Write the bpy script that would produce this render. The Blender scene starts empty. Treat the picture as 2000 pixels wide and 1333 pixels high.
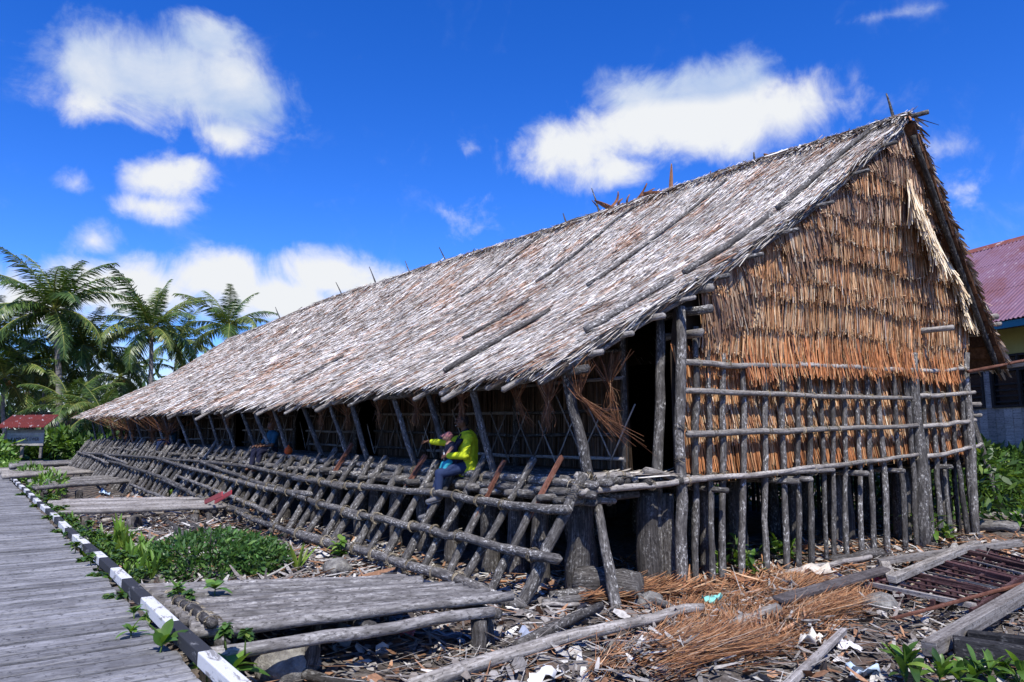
import bpy, math, random
import numpy as np
rng = np.random.default_rng(7)
random.seed(7)
sc = bpy.context.scene
COL = sc.collection

# ------------------------------------------------------------------ camera
F_PX, HOR, VPX, CAM_H = 1400.0, 857.0, -60.0, 2.1          # photograph is 2000 x 1333
PITCH = math.atan((HOR - 666.5) / F_PX)
_dx, _dy = (VPX - 1000) / F_PX, -(HOR - 666.5) / F_PX
YAW = math.atan2(-_dx, math.cos(PITCH) - _dy * math.sin(PITCH))
cam_d = bpy.data.cameras.new('camera'); cam = bpy.data.objects.new('camera', cam_d); COL.objects.link(cam)
cam.location = (0, 0, CAM_H); cam.rotation_euler = (math.pi / 2 + PITCH, 0, -YAW)
cam_d.sensor_width = 36; cam_d.lens = F_PX / 2000 * 36; cam_d.clip_start = .05; cam_d.clip_end = 3000
sc.camera = cam
C0 = np.array([0, 0, CAM_H])

def ray(px, py):
    x = (px - 1000) / F_PX; y = -(py - 666.5) / F_PX
    fw = math.cos(PITCH) - y * math.sin(PITCH); up = math.sin(PITCH) + y * math.cos(PITCH)
    return np.array([x * math.cos(YAW) + fw * math.sin(YAW), -x * math.sin(YAW) + fw * math.cos(YAW), up])
def atz(px, py, z):
    d = ray(px, py); return C0 + (z - CAM_H) / d[2] * d
def onp(px, py, P, n):
    d = ray(px, py); return C0 + n.dot(P - C0) / n.dot(d) * d
def atd(px, py, dist):
    """point at horizontal distance dist along a pixel's direction"""
    d = ray(px, py); return C0 + d * dist / math.hypot(d[0], d[1])

# ------------------------------------------------------------------ sun, sky, exposure
TO_SUN = np.array([-.34, -.58, .95]); TO_SUN /= np.linalg.norm(TO_SUN)
SUN_EL = math.asin(TO_SUN[2]); SUN_AZ = math.atan2(TO_SUN[0], TO_SUN[1])
sun_d = bpy.data.lights.new('sun', 'SUN'); sun_d.energy = 4.9; sun_d.angle = math.radians(.53); sun_d.color = (1, .955, .88)
sun = bpy.data.objects.new('sun', sun_d); COL.objects.link(sun); sun.location = (0, 0, 60)
import mathutils
sun.rotation_euler = mathutils.Vector(-TO_SUN).to_track_quat('-Z', 'Y').to_euler()
sc.view_settings.view_transform = 'Standard'; sc.view_settings.look = 'None'
sc.view_settings.exposure = 0.3; sc.view_settings.gamma = 1

world = bpy.data.worlds.new('World'); sc.world = world; world.use_nodes = True
class NT:
    """short-hand for building node trees"""
    def __init__(s, tree): s.t = tree; s.n = tree.nodes; s.l = tree.links
    def new(s, typ, **kw):
        n = s.n.new(typ)
        for k, v in kw.items(): setattr(n, k, v)
        return n
    def put(s, sock, v):
        if v is None: return
        if isinstance(v, bpy.types.NodeSocket): s.l.new(v, sock)
        else: sock.default_value = v
    def math(s, op, a, b=None, c=None, clamp=False):
        n = s.new('ShaderNodeMath', operation=op, use_clamp=clamp)
        for i, v in enumerate((a, b, c)): s.put(n.inputs[i], v)
        return n.outputs[0]
    def vmath(s, op, a, b=None, out=0):
        n = s.new('ShaderNodeVectorMath', operation=op)
        s.put(n.inputs[0], a); s.put(n.inputs[1], b)
        return n.outputs[out]
    def scale(s, v, f):
        n = s.new('ShaderNodeVectorMath', operation='MULTIPLY'); s.put(n.inputs[0], v); n.inputs[1].default_value = f
        return n.outputs[0]
    def noise(s, vec, scale, detail=4, rough=.55, dist=0, out='Fac'):
        n = s.new('ShaderNodeTexNoise'); s.put(n.inputs['Vector'], vec)
        n.inputs['Scale'].default_value = scale; n.inputs['Detail'].default_value = detail
        n.inputs['Roughness'].default_value = rough; n.inputs['Distortion'].default_value = dist
        return n.outputs[out]
    def ramp(s, fac, stops, interp='LINEAR'):
        n = s.new('ShaderNodeValToRGB'); n.color_ramp.interpolation = interp; e = n.color_ramp.elements
        while len(e) < len(stops): e.new(.5)
        for i, (p, c) in enumerate(stops):
            e[i].position = p; e[i].color = (*c, 1) if len(c) == 3 else c
        s.put(n.inputs[0], fac); return n.outputs[0]
    def step(s, v, a, b, lo=0., hi=1., smooth=True):
        n = s.new('ShaderNodeMapRange'); n.interpolation_type = 'SMOOTHSTEP' if smooth else 'LINEAR'
        s.put(n.inputs[0], v); n.inputs[1].default_value = a; n.inputs[2].default_value = b
        n.inputs[3].default_value = lo; n.inputs[4].default_value = hi
        return n.outputs[0]
    def mix(s, f, a, b, blend='MIX'):
        n = s.new('ShaderNodeMix', data_type='RGBA', blend_type=blend)
        s.put(n.inputs[0], f)
        for i, v in ((6, a), (7, b)):
            if isinstance(v, tuple) and len(v) == 3: v = (*v, 1)
            s.put(n.inputs[i], v)
        return n.outputs[2]

def build_sky():
    w = NT(world.node_tree); w.n.clear()
    out = w.new('ShaderNodeOutputWorld'); bg = w.new('ShaderNodeBackground'); w.l.new(bg.outputs[0], out.inputs[0])
    sky = w.new('ShaderNodeTexSky', sky_type='NISHITA', sun_disc=False)
    sky.sun_elevation = SUN_EL; sky.sun_rotation = SUN_AZ; sky.air_density = 1.0; sky.dust_density = .15; sky.ozone_density = 4.0
    d = w.new('ShaderNodeTexCoord').outputs['Generated']
    # deep polarised tropical blue
    g = w.new('ShaderNodeGamma'); w.l.new(sky.outputs[0], g.inputs[0]); g.inputs[1].default_value = 1.12
    hs = w.new('ShaderNodeHueSaturation'); w.l.new(g.outputs[0], hs.inputs[4]); hs.inputs[1].default_value = 1.27; hs.inputs[2].default_value = 1.0; hs.inputs[0].default_value = .507
    skyc = w.mix(1.0, hs.outputs[0], (.92, 1.12, 1.62), 'MULTIPLY')
    # clouds: soft lumps at fixed compass directions, broken up by fractal noise
    warp = w.noise(d, 5.0, 3, .5, 0, 'Color')
    wv = w.vmath('SUBTRACT', warp, (.5, .5, .5)); dw = w.vmath('ADD', d, w.scale(wv, (.05, .05, .04)))
    n1 = w.noise(d, 11.0, 9, .6, .5); n2 = w.noise(d, 6.5, 8, .6, .4); n3 = w.noise(d, 34.0, 6, .65, .6)
    el = w.new('ShaderNodeSeparateXYZ'); w.l.new(d, el.inputs[0]); elz = el.outputs[2]
    field = w.math('ADD', 0.0, 0.0); shade = None
    lumps = [(335, 170, 250, 118, 1.0), (215, 150, 130, 105, .9), (455, 185, 130, 110, .9), (420, 90, 100, 60, .8), (440, 270, 90, 45, .55),
             (320, 345, 95, 55, .75), (300, 400, 110, 40, .35), (150, 345, 50, 35, .2),
             (1350, 235, 300, 100, 1.0), (1120, 290, 150, 75, .75), (1420, 175, 150, 80, .9), (1540, 220, 110, 95, .8), (1240, 200, 110, 70, .8),
             (1200, 335, 150, 45, .4), (925, 420, 85, 75, .16), (900, 290, 60, 40, .08), (1900, 345, 60, 60, .1), (1860, 275, 60, 40, .1), (720, 120, 60, 50, .04),
             (180, 470, 60, 60, .5), (240, 560, 190, 75, .95), (420, 545, 130, 60, .8), (640, 540, 140, 60, .95), (560, 590, 200, 60, .8), (760, 560, 90, 50, .5), (60, 600, 200, 100, .6), (880, 600, 160, 50, .4),
             (1740, 20, 160, 20, .06)]
    dirs = []
    for px, py, rx, ry, amp in lumps:
        c = ray(px, py); k = np.linalg.norm(c); dirs.append((c / k, rx / F_PX / k, ry / F_PX / k, amp))
    r2 = np.random.default_rng(3)
    for i in range(8):                                    # the same weather all round the compass
        az = math.radians(80 + i * 30 + r2.uniform(-8, 8)) + YAW; e = math.radians(r2.uniform(16, 40))
        c = np.array([math.sin(az) * math.cos(e), math.cos(az) * math.cos(e), math.sin(e)]); dirs.append((c, r2.uniform(.1, .2), r2.uniform(.05, .08), .9))
    for c, rx, ry, amp in dirs:
        e1 = np.array([c[1], -c[0], 0]); e1 /= np.linalg.norm(e1); e2 = np.cross(e1, c)
        x = w.vmath('DOT_PRODUCT', dw, tuple(e1 / rx), 1); y = w.vmath('DOT_PRODUCT', dw, tuple(e2 / ry), 1)
        r = w.math('SQRT', w.math('MULTIPLY_ADD', x, x, w.math('MULTIPLY', y, y)))
        # keep to the right hemisphere
        front = w.math('GREATER_THAN', w.vmath('DOT_PRODUCT', d, tuple(c), 1), .5)
        m = w.math('MULTIPLY', w.math('MULTIPLY_ADD', r, -amp ** .5, 1.25 * amp ** .5), front)
        field = m if field is None else w.math('SMOOTH_MAX', field, m, .18)
        sh = w.math('MULTIPLY', m, w.math('MULTIPLY_ADD', y, .45, .55))
        shade = sh if shade is None else w.math('MAXIMUM', shade, sh)
    # low bank along the whole horizon
    bank = w.math('MULTIPLY', w.step(elz, .21, .02), .62)
    field = w.math('MAXIMUM', field, bank)
    f2 = w.math('ADD', field, w.math('MULTIPLY', w.math('SUBTRACT', n1, .5), 1.5))
    f2 = w.math('ADD', f2, w.math('MULTIPLY', w.math('SUBTRACT', n3, .5), .38))
    alpha = w.math('MULTIPLY', w.step(f2, .18, .86), w.step(field, .02, .25))
    lit = w.math('ADD', w.math('ADD', w.math('MULTIPLY', shade, .9), w.math('MULTIPLY', w.math('SUBTRACT', n2, .42), 2.2)), w.math('MULTIPLY', w.math('SUBTRACT', n1, .5), .9))
    cc = w.mix(w.step(lit, .0, 1.45), (3.7, 4.9, 7.4), (7.7, 7.9, 8.2))
    allc = w.mix(alpha, skyc, cc)
    w.l.new(allc, bg.inputs[0]); bg.inputs[1].default_value = .092
build_sky()
world.cycles.sampling_method = 'MANUAL'; world.cycles.sample_map_resolution = 256

# ------------------------------------------------------------------ object helpers
WLOC = {}
def link(o, parent):
    COL.objects.link(o)
    if parent is not None: o.parent = parent
    return o
def tag(o, label=None, cat=None, group=None, kind=None):
    for k, v in (('label', label), ('category', cat), ('group', group), ('kind', kind)):
        if v: o[k] = v
    return o
def thing(name, loc, label, cat, group=None):
    o = bpy.data.objects.new(name, None); COL.objects.link(o); o.empty_display_size = .2
    o.location = loc; WLOC[o.name] = np.array(loc, float)
    return tag(o, label, cat, group)
def wl(o): return WLOC.get(o.name, np.zeros(3)) if o is not None else np.zeros(3)
def mesh_data(name, geo, mat, smooth=True):
    V, F, UV, CL = (list(geo) + [None] * 4)[:4]
    me = bpy.data.meshes.new(name); me.from_pydata(np.asarray(V, float).tolist(), [], F if isinstance(F, list) else F.tolist())
    if UV is not None:
        l = me.uv_layers.new(name='UVMap'); l.data.foreach_set('uv', np.asarray(UV, np.float32).ravel())
    if CL is not None:
        a = me.color_attributes.new('col', 'FLOAT_COLOR', 'POINT'); c = np.ones((len(V), 4), np.float32); c[:, :3] = CL
        a.data.foreach_set('color', c.ravel())
    if mat: me.materials.append(mat)
    if smooth: me.polygons.foreach_set('use_smooth', np.ones(len(me.polygons), bool))
    me.update(); return me
def mk(name, geo, mat, parent=None, smooth=True, origin=None):
    """one mesh object from world-space geometry; children share their parent's origin"""
    V = np.asarray(geo[0], float)
    o0 = wl(parent) if parent is not None else (np.array(origin, float) if origin is not None else np.zeros(3))
    me = mesh_data(name, (V - o0, *geo[1:]), mat, smooth)
    o = bpy.data.objects.new(name, me); link(o, parent)
    if parent is None: o.location = o0
    WLOC[o.name] = o0
    return o
def place(name, me, parent, loc, rot=None, scale=None):
    """an instance of shared mesh data at a world position"""
    o = bpy.data.objects.new(name, me); link(o, parent)
    p = np.array(loc, float) - wl(parent); o.location = p
    if rot is not None:
        o.rotation_mode = 'QUATERNION'; o.rotation_quaternion = rot
    if scale is not None: o.scale = scale
    WLOC[o.name] = np.array(loc, float)
    return o

def join(*gs):
    V = []; F = []; U = []; Cc = []; n = 0
    gs = [g for g in gs if g is not None and len(g[0])]
    hu = all(len(g) > 2 and g[2] is not None for g in gs); hc = all(len(g) > 3 and g[3] is not None for g in gs)
    for g in gs:
        V.append(np.asarray(g[0], float)); F += [tuple(int(i) + n for i in f) for f in g[1]]
        if hu: U.append(np.asarray(g[2], float))
        if hc: Cc.append(np.asarray(g[3], float))
        n += len(g[0])
    return np.concatenate(V), F, (np.concatenate(U) if hu else None), (np.concatenate(Cc) if hc else None)

def frame_of(T):
    T = T / (np.linalg.norm(T) + 1e-9); a = np.array([0, 0, 1.]) if abs(T[2]) < .85 else np.array([1., 0, 0])
    X = np.cross(T, a); X /= np.linalg.norm(X); return X, np.cross(T, X)
def tube(pts, rad, n=8, rough=.08, tip=(0, 0), r=None, v0=None, cap=True):
    """tapered, knobbly pole along a polyline, UV in metres (u round, v along)"""
    r = r or rng; P = np.asarray(pts, float); m = len(P)
    rad = np.broadcast_to(np.asarray(rad, float), (m,)).copy()
    ring = []; lens = np.concatenate([[0], np.cumsum(np.linalg.norm(np.diff(P, axis=0), axis=1))]) + (r.uniform(0, 50) if v0 is None else v0)
    X, Y = frame_of(P[-1] - P[0]); ang = np.arange(n) / n * 2 * math.pi + r.uniform(0, 6)
    for i in range(m):
        rr = rad[i] * (1 + r.normal(0, rough, n)); rr = rr.clip(rad[i] * .6, rad[i] * 1.5)
        ring.append(P[i] + np.outer(np.cos(ang) * rr, X) + np.outer(np.sin(ang) * rr, Y))
    V = np.concatenate(ring); F = []; U = []
    per = 2 * math.pi * rad.mean()
    for i in range(m - 1):
        for j in range(n):
            k = (j + 1) % n
            F.append((i * n + j, i * n + k, (i + 1) * n + k, (i + 1) * n + j))
            a, b = j / n * per, (j + 1) / n * per
            U += [(a, lens[i]), (b, lens[i]), (b, lens[i + 1]), (a, lens[i + 1])]
    if cap:
        for e, (idx, t) in enumerate(((0, tip[0]), (m - 1, tip[1]))):
            dirv = (P[0] - P[1]) if e == 0 else (P[-1] - P[-2]); dirv = dirv / (np.linalg.norm(dirv) + 1e-9)
            off = r.normal(0, .25, 2) * rad[idx]
            V = np.concatenate([V, [P[idx] + dirv * (t * rad[idx] + .15 * rad[idx]) + X * off[0] + Y * off[1]]]); c = len(V) - 1
            for j in range(n):
                k = (j + 1) % n
                F.append((c, idx * n + k, idx * n + j) if e == 0 else (c, idx * n + j, idx * n + k))
                U += [(.02, lens[idx] + .03 * j), (j / n * per, lens[idx]), ((j + 1) / n * per, lens[idx])]
    return V, F, np.array(U)
def wob(a, b, k=6, amp=.02, sag=0, r=None):
    """a slightly crooked line from a to b"""
    r = r or rng; a = np.asarray(a, float); b = np.asarray(b, float); t = np.linspace(0, 1, k)[:, None]
    P = a + (b - a) * t; N = r.normal(0, amp, (k, 3)); N[0] *= .3; N[-1] *= .3
    N = (N + np.roll(N, 1, 0)) / 2
    P = P + N; P[:, 2] -= sag * np.sin(math.pi * t[:, 0]); return P
def pole(a, b, r0, r1=None, k=6, amp=.02, sag=0, n=8, rough=.07, tip=(0, 0), r=None):
    r1 = r0 if r1 is None else r1
    return tube(wob(a, b, k, amp, sag, r), np.linspace(r0, r1, k), n, rough, tip, r)
def box8(c, sx, sy, sz, ex=None, ey=None, ez=None, jit=0, r=None):
    """box with centre c, half-free axes; 8 corners may be nudged; UV in metres"""
    ex = np.array([1, 0, 0.]) if ex is None else np.asarray(ex, float); ey = np.array([0, 1., 0]) if ey is None else np.asarray(ey, float)
    ez = np.cross(ex, ey) if ez is None else np.asarray(ez, float)
    c = np.asarray(c, float); V = []
    for k in (-1, 1):
        for j in (-1, 1):
            for i in (-1, 1):
                V.append(c + ex * i * sx / 2 + ey * j * sy / 2 + ez * k * sz / 2)
    V = np.array(V)
    if jit: V += (r or rng).normal(0, jit, V.shape)
    F = [(0, 2, 3, 1), (4, 5, 7, 6), (0, 1, 5, 4), (2, 6, 7, 3), (0, 4, 6, 2), (1, 3, 7, 5)]
    o = (r or rng).uniform(0, 40); q = {0: (0, 0), 1: (sx, 0), 2: (0, sy), 3: (sx, sy)}
    U = []
    for f in F:
        for v in f:
            i, j, k = v & 1, (v >> 1) & 1, v >> 2
            if f in (F[0], F[1]): U.append((j * sy + o, i * sx + o))
            elif f in (F[2], F[3]): U.append((k * sz + o + sy, i * sx + o))
            else: U.append((k * sz + o + 2, j * sy + o))
    return V, F, np.array(U)
def beam(a, b, w, h, up=(0, 0, 1), jit=0, r=None):
    """square timber from a to b"""
    a = np.asarray(a, float); b = np.asarray(b, float); T = b - a; l = np.linalg.norm(T); T = T / l
    S = np.cross(T, np.asarray(up, float)); S /= np.linalg.norm(S); Uv = np.cross(S, T)
    return box8((a + b) / 2, l, w, h, T, S, Uv, jit, r)
def blades(P, D, N, w, l, lift, col, prof=(1, 1, .45), bend=.5):
    """many leaf blades at once: base P, direction D, face normal N; two quads each"""
    n = len(P); S = np.cross(D, N); S /= np.linalg.norm(S, axis=1)[:, None] + 1e-9
    w = np.broadcast_to(w, (n,))[:, None] / 2; l = np.broadcast_to(l, (n,))[:, None]; lift = np.broadcast_to(lift, (n,))[:, None]
    m = P + D * l * .5 + N * lift * bend * .5; t = P + D * l + N * lift
    V = np.stack([P - S * w * prof[0], P + S * w * prof[0], m - S * w * prof[1], m + S * w * prof[1], t - S * w * prof[2], t + S * w * prof[2]], 1).reshape(-1, 3)
    b = np.arange(n)[:, None] * 6
    F = np.concatenate([b + [0, 1, 3, 2], b + [2, 3, 5, 4]], 1).reshape(-1, 4)
    CL = np.repeat(np.broadcast_to(col, (n, 3)), 6, 0) if col is not None else None
    return V, F, None, CL
def unit(a): return a / (np.linalg.norm(a, axis=-1, keepdims=True) + 1e-9)
def pick(n, table, r=None, jit=.12):
    """n colours drawn from [(weight, rgb), ...] with brightness jitter"""
    r = r or rng; wts = np.array([t[0] for t in table], float); cs = np.array([t[1] for t in table])
    c = cs[r.choice(len(table), n, p=wts / wts.sum())]
    return (c * (1 + r.normal(0, jit, (n, 1)))).clip(.004, .95)

# ------------------------------------------------------------------ materials
MATS = {}
def mat(name):
    m = bpy.data.materials.new(name); m.use_nodes = True; t = NT(m.node_tree); b = m.node_tree.nodes['Principled BSDF']
    b.inputs['Specular IOR Level'].default_value = .25; MATS[name] = m
    return m, t, b
def bump(t, b, h, strength=.5, dist=.01):
    n = t.new('ShaderNodeBump'); n.inputs['Strength'].default_value = strength; n.inputs['Distance'].default_value = dist
    t.l.new(h, n.inputs['Height']); t.l.new(n.outputs[0], b.inputs['Normal'])
def wood(name, dark, mid, light, lichen=.25, su=26, sv=2.2, rough=.85, bdist=.008, var=.35, cracks=True):
    """weathered timber: streaks along the grain, pale lichen flecks, tone differs per piece"""
    m, t, b = mat(name)
    uv = t.new('ShaderNodeUVMap'); uv.uv_map = 'UVMap'
    rnd = t.new('ShaderNodeObjectInfo').outputs['Random']
    off = t.new('ShaderNodeCombineXYZ'); t.put(off.inputs[1], t.math('MULTIPLY', rnd, 37.0))
    v = t.vmath('ADD', uv.outputs[0], off.outputs[0])
    g = t.noise(t.scale(v, (su, sv, 1)), 1.0, 6, .62, .6)
    g2 = t.noise(t.scale(v, (34, 17, 1)), 1.0, 6, .65, .3); g3 = t.noise(t.scale(v, (5, 2.6, 1)), 1.0, 4, .6, .3)
    fine = t.noise(t.scale(v, (su * 4, sv * 3, 1)), 1.0, 3, .6)
    c = t.ramp(g, [(.28, dark), (.5, mid), (.72, light)])
    c = t.mix(t.math('MULTIPLY', t.math('MULTIPLY', t.step(g2, .54, .62), t.step(g3, .42, .60)), lichen), c, (.56, .55, .52))
    c = t.mix(t.math('MULTIPLY', t.step(g2, .46, .36), .75), c, tuple(x * .4 for x in dark)); c = t.mix(t.math('MULTIPLY', t.step(g3, .5, .33), .6), c, dark)
    k = t.math('ADD', t.math('MULTIPLY', rnd, 2 * var), 1 - var)
    hsv = t.new('ShaderNodeHueSaturation'); t.put(hsv.inputs[4], c); t.put(hsv.inputs[2], k)
    t.l.new(hsv.outputs[0], b.inputs['Base Color']); b.inputs['Roughness'].default_value = rough
    hgt = t.math('ADD', t.math('MULTIPLY', g, .7), t.math('ADD', t.math('MULTIPLY', fine, .25), t.math('MULTIPLY', g2, .5)))
    bump(t, b, hgt, .9, bdist)
    return m
def attr_mat(name, rough=.75, spec=.2, transl=0., nscale=18, namp=.35, tint=None):
    """colour carried by each leaf or blade, with a little mottling"""
    m, t, b = mat(name)
    a = t.new('ShaderNodeVertexColor'); a.layer_name = 'col'
    tc = t.new('ShaderNodeTexCoord').outputs['Object']
    n = t.noise(tc, nscale, 4, .6)
    hsv = t.new('ShaderNodeHueSaturation'); t.put(hsv.inputs[4], a.outputs[0]); t.put(hsv.inputs[2], t.step(n, .25, .75, 1 - namp, 1 + namp))
    c = hsv.outputs[0]
    t.l.new(c, b.inputs['Base Color']); b.inputs['Roughness'].default_value = rough; b.inputs['Specular IOR Level'].default_value = spec
    if transl:
        tr = t.new('ShaderNodeBsdfTranslucent'); t.put(tr.inputs[0], t.mix(1., c, (1.6, 1.5, .5), 'MULTIPLY'))
        ms = t.new('ShaderNodeMixShader'); ms.inputs[0].default_value = transl
        t.l.new(b.outputs[0], ms.inputs[1]); t.l.new(tr.outputs[0], ms.inputs[2])
        t.l.new(ms.outputs[0], m.node_tree.nodes['Material Output'].inputs[0])
    return m
def plain(name, col, rough=.7, nscale=20, namp=.2, spec=.3, metal=0, bd=.0):
    m, t, b = mat(name)
    tc = t.new('ShaderNodeTexCoord').outputs['Object']; n = t.noise(tc, nscale, 5, .6)
    c = t.mix(n, tuple(x * (1 - namp) for x in col), tuple(min(1, x * (1 + namp)) for x in col))
    t.l.new(c, b.inputs['Base Color']); b.inputs['Roughness'].default_value = rough; b.inputs['Specular IOR Level'].default_value = spec
    b.inputs['Metallic'].default_value = metal
    if bd: bump(t, b, n, .5, bd)
    return m
M_BARK = wood('grey_bark', (.034, .031, .029), (.098, .091, .085), (.235, .222, .208), .85, 30, 6, bdist=.014)
M_BARKD = wood('dark_bark', (.022, .020, .018), (.060, .055, .051), (.145, .135, .126), .5, 26, 6, bdist=.014)
M_BARKL = wood('bleached_pole', (.10, .09, .08), (.25, .228, .205), (.46, .43, .395), .4, 36, 2.5, var=.25)
M_PILE = wood('split_pile', (.028, .025, .023), (.075, .068, .063), (.18, .168, .156), .4, 40, 2.2, bdist=.014)
M_LOG = wood('platform_log', (.06, .055, .052), (.165, .155, .148), (.31, .298, .285), .35, 30, 5, var=.34, bdist=.009)
M_PLANK = wood('boardwalk_plank', (.10, .097, .097), (.205, .203, .208), (.31, .308, .315), .12, 60, 3.2, var=.30, bdist=.005)
M_RED = wood('reddish_split_wood', (.07, .028, .018), (.17, .07, .045), (.27, .13, .09), .1, 30, 1.5)
M_TIMB = wood('sawn_timber', (.10, .088, .08), (.24, .22, .205), (.40, .38, .36), .25, 34, 1.0, bdist=.004)
M_TAR = wood('tarred_timber', (.008, .008, .009), (.018, .018, .02), (.05, .05, .052), .15, 30, 2)
M_MAROON = wood('maroon_painted_wood', (.028, .014, .016), (.065, .028, .03), (.13, .08, .08), .12, 26, 1.4, bdist=.003)
M_CORD = plain('rattan_cord', (.42, .36, .26), .7, 40, .35)
M_THATCH = attr_mat('sago_thatch', .7, .25, 0, 6, .28)
M_WALLTH = attr_mat('wall_thatch', .62, .3, 0, 9, .25)
M_FIBRE = attr_mat('dry_fibre', .7, .2, 0, 12, .3)
M_LITTER = attr_mat('leaf_litter', .85, .15, 0, 25, .3)
M_LEAF = attr_mat('green_leaf', .42, .45, .28, 8, .25)
M_PALM = attr_mat('palm_leaf', .38, .5, .22, 2, .25)
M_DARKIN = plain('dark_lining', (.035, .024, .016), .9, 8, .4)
M_UNDER = plain('thatch_underside', (.09, .045, .022), .85, 14, .5)
M_PANEL = wood('sago_panel', (.06, .028, .014), (.13, .062, .03), (.21, .11, .06), 0, 8, 14, var=.45)
# ------------------------------------------------------------------ ground
_tab = np.random.default_rng(11).random((256, 256))
def vnoise(x, y):
    x = np.asarray(x, float); y = np.asarray(y, float); xi = np.floor(x).astype(int); yi = np.floor(y).astype(int)
    fx = x - xi; fy = y - yi; fx = fx * fx * (3 - 2 * fx); fy = fy * fy * (3 - 2 * fy)
    g = lambda a, b: _tab[a % 256, b % 256]
    return (g(xi, yi) * (1 - fx) + g(xi + 1, yi) * fx) * (1 - fy) + (g(xi, yi + 1) * (1 - fx) + g(xi + 1, yi + 1) * fx) * fy
def sstep(a, b, x):
    t = np.clip((np.asarray(x, float) - a) / (b - a), 0, 1); return t * t * (3 - 2 * t)
def gz(x, y):
    x = np.asarray(x, float); y = np.asarray(y, float)
    base = np.clip(.0135 * (y - 7), -.02, .5) * sstep(1.5, 4, x) + np.clip(.006 * (y - 7), -.02, .25) * (1 - sstep(1.5, 4, x))
    base = base + .2 * sstep(9, 16, x) - .12 * sstep(4.6, 2.6, y) * sstep(3, 6, x)
    d = np.hypot(x, y)
    return base + (.16 * (vnoise(x * .9, y * .9) - .5) + .09 * (vnoise(x * 3.1 + 7, y * 3.1) - .5) + .035 * (vnoise(x * 9, y * 9) - .5)) * sstep(120, 60, d)
def build_ground():
    xs = np.concatenate([np.array([-900, -400, -150, -60, -25, -10, -4]), np.arange(-1.5, 18, .11), np.arange(18, 40, 1.0), np.array([45, 60, 100, 200, 450, 900])])
    ys = np.concatenate([np.array([-900, -300, -100, -30, -8, -2]), np.arange(1.5, 16, .11), np.arange(16, 70, .6), np.array([75, 90, 120, 180, 300, 600, 1100])])
    X, Y = np.meshgrid(xs, ys); Z = gz(X, Y); nx = len(xs); ny = len(ys)
    i = np.arange(ny - 1)[:, None] * nx + np.arange(nx - 1)[None]; i = i.ravel()
    F = np.stack([i, i + 1, i + nx + 1, i + nx], 1)
    m, t, b = mat('swamp_ground'); tc = t.new('ShaderNodeTexCoord').outputs['Object']
    n1 = t.noise(tc, 1.3, 6, .6); n2 = t.noise(tc, 14, 8, .65, .5); n3 = t.noise(t.scale(tc, (40, 9, 9)), 1, 5, .6, .8)
    c = t.ramp(n2, [(.28, (.035, .028, .024)), (.48, (.105, .088, .075)), (.62, (.17, .15, .13)), (.78, (.30, .285, .265))])
    c = t.mix(t.step(n1, .50, .70), c, (.12, .062, .034)); c = t.mix(t.math('MULTIPLY', t.step(n3, .55, .75), .6), c, (.24, .22, .20))
    t.l.new(c, b.inputs['Base Color']); b.inputs['Roughness'].default_value = .95
    bump(t, b, t.math('ADD', n2, n3), .9, .03)
    tag(mk('ground', (np.stack([X, Y, Z], -1).reshape(-1, 3), F), m), kind='structure')
build_ground()

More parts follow.
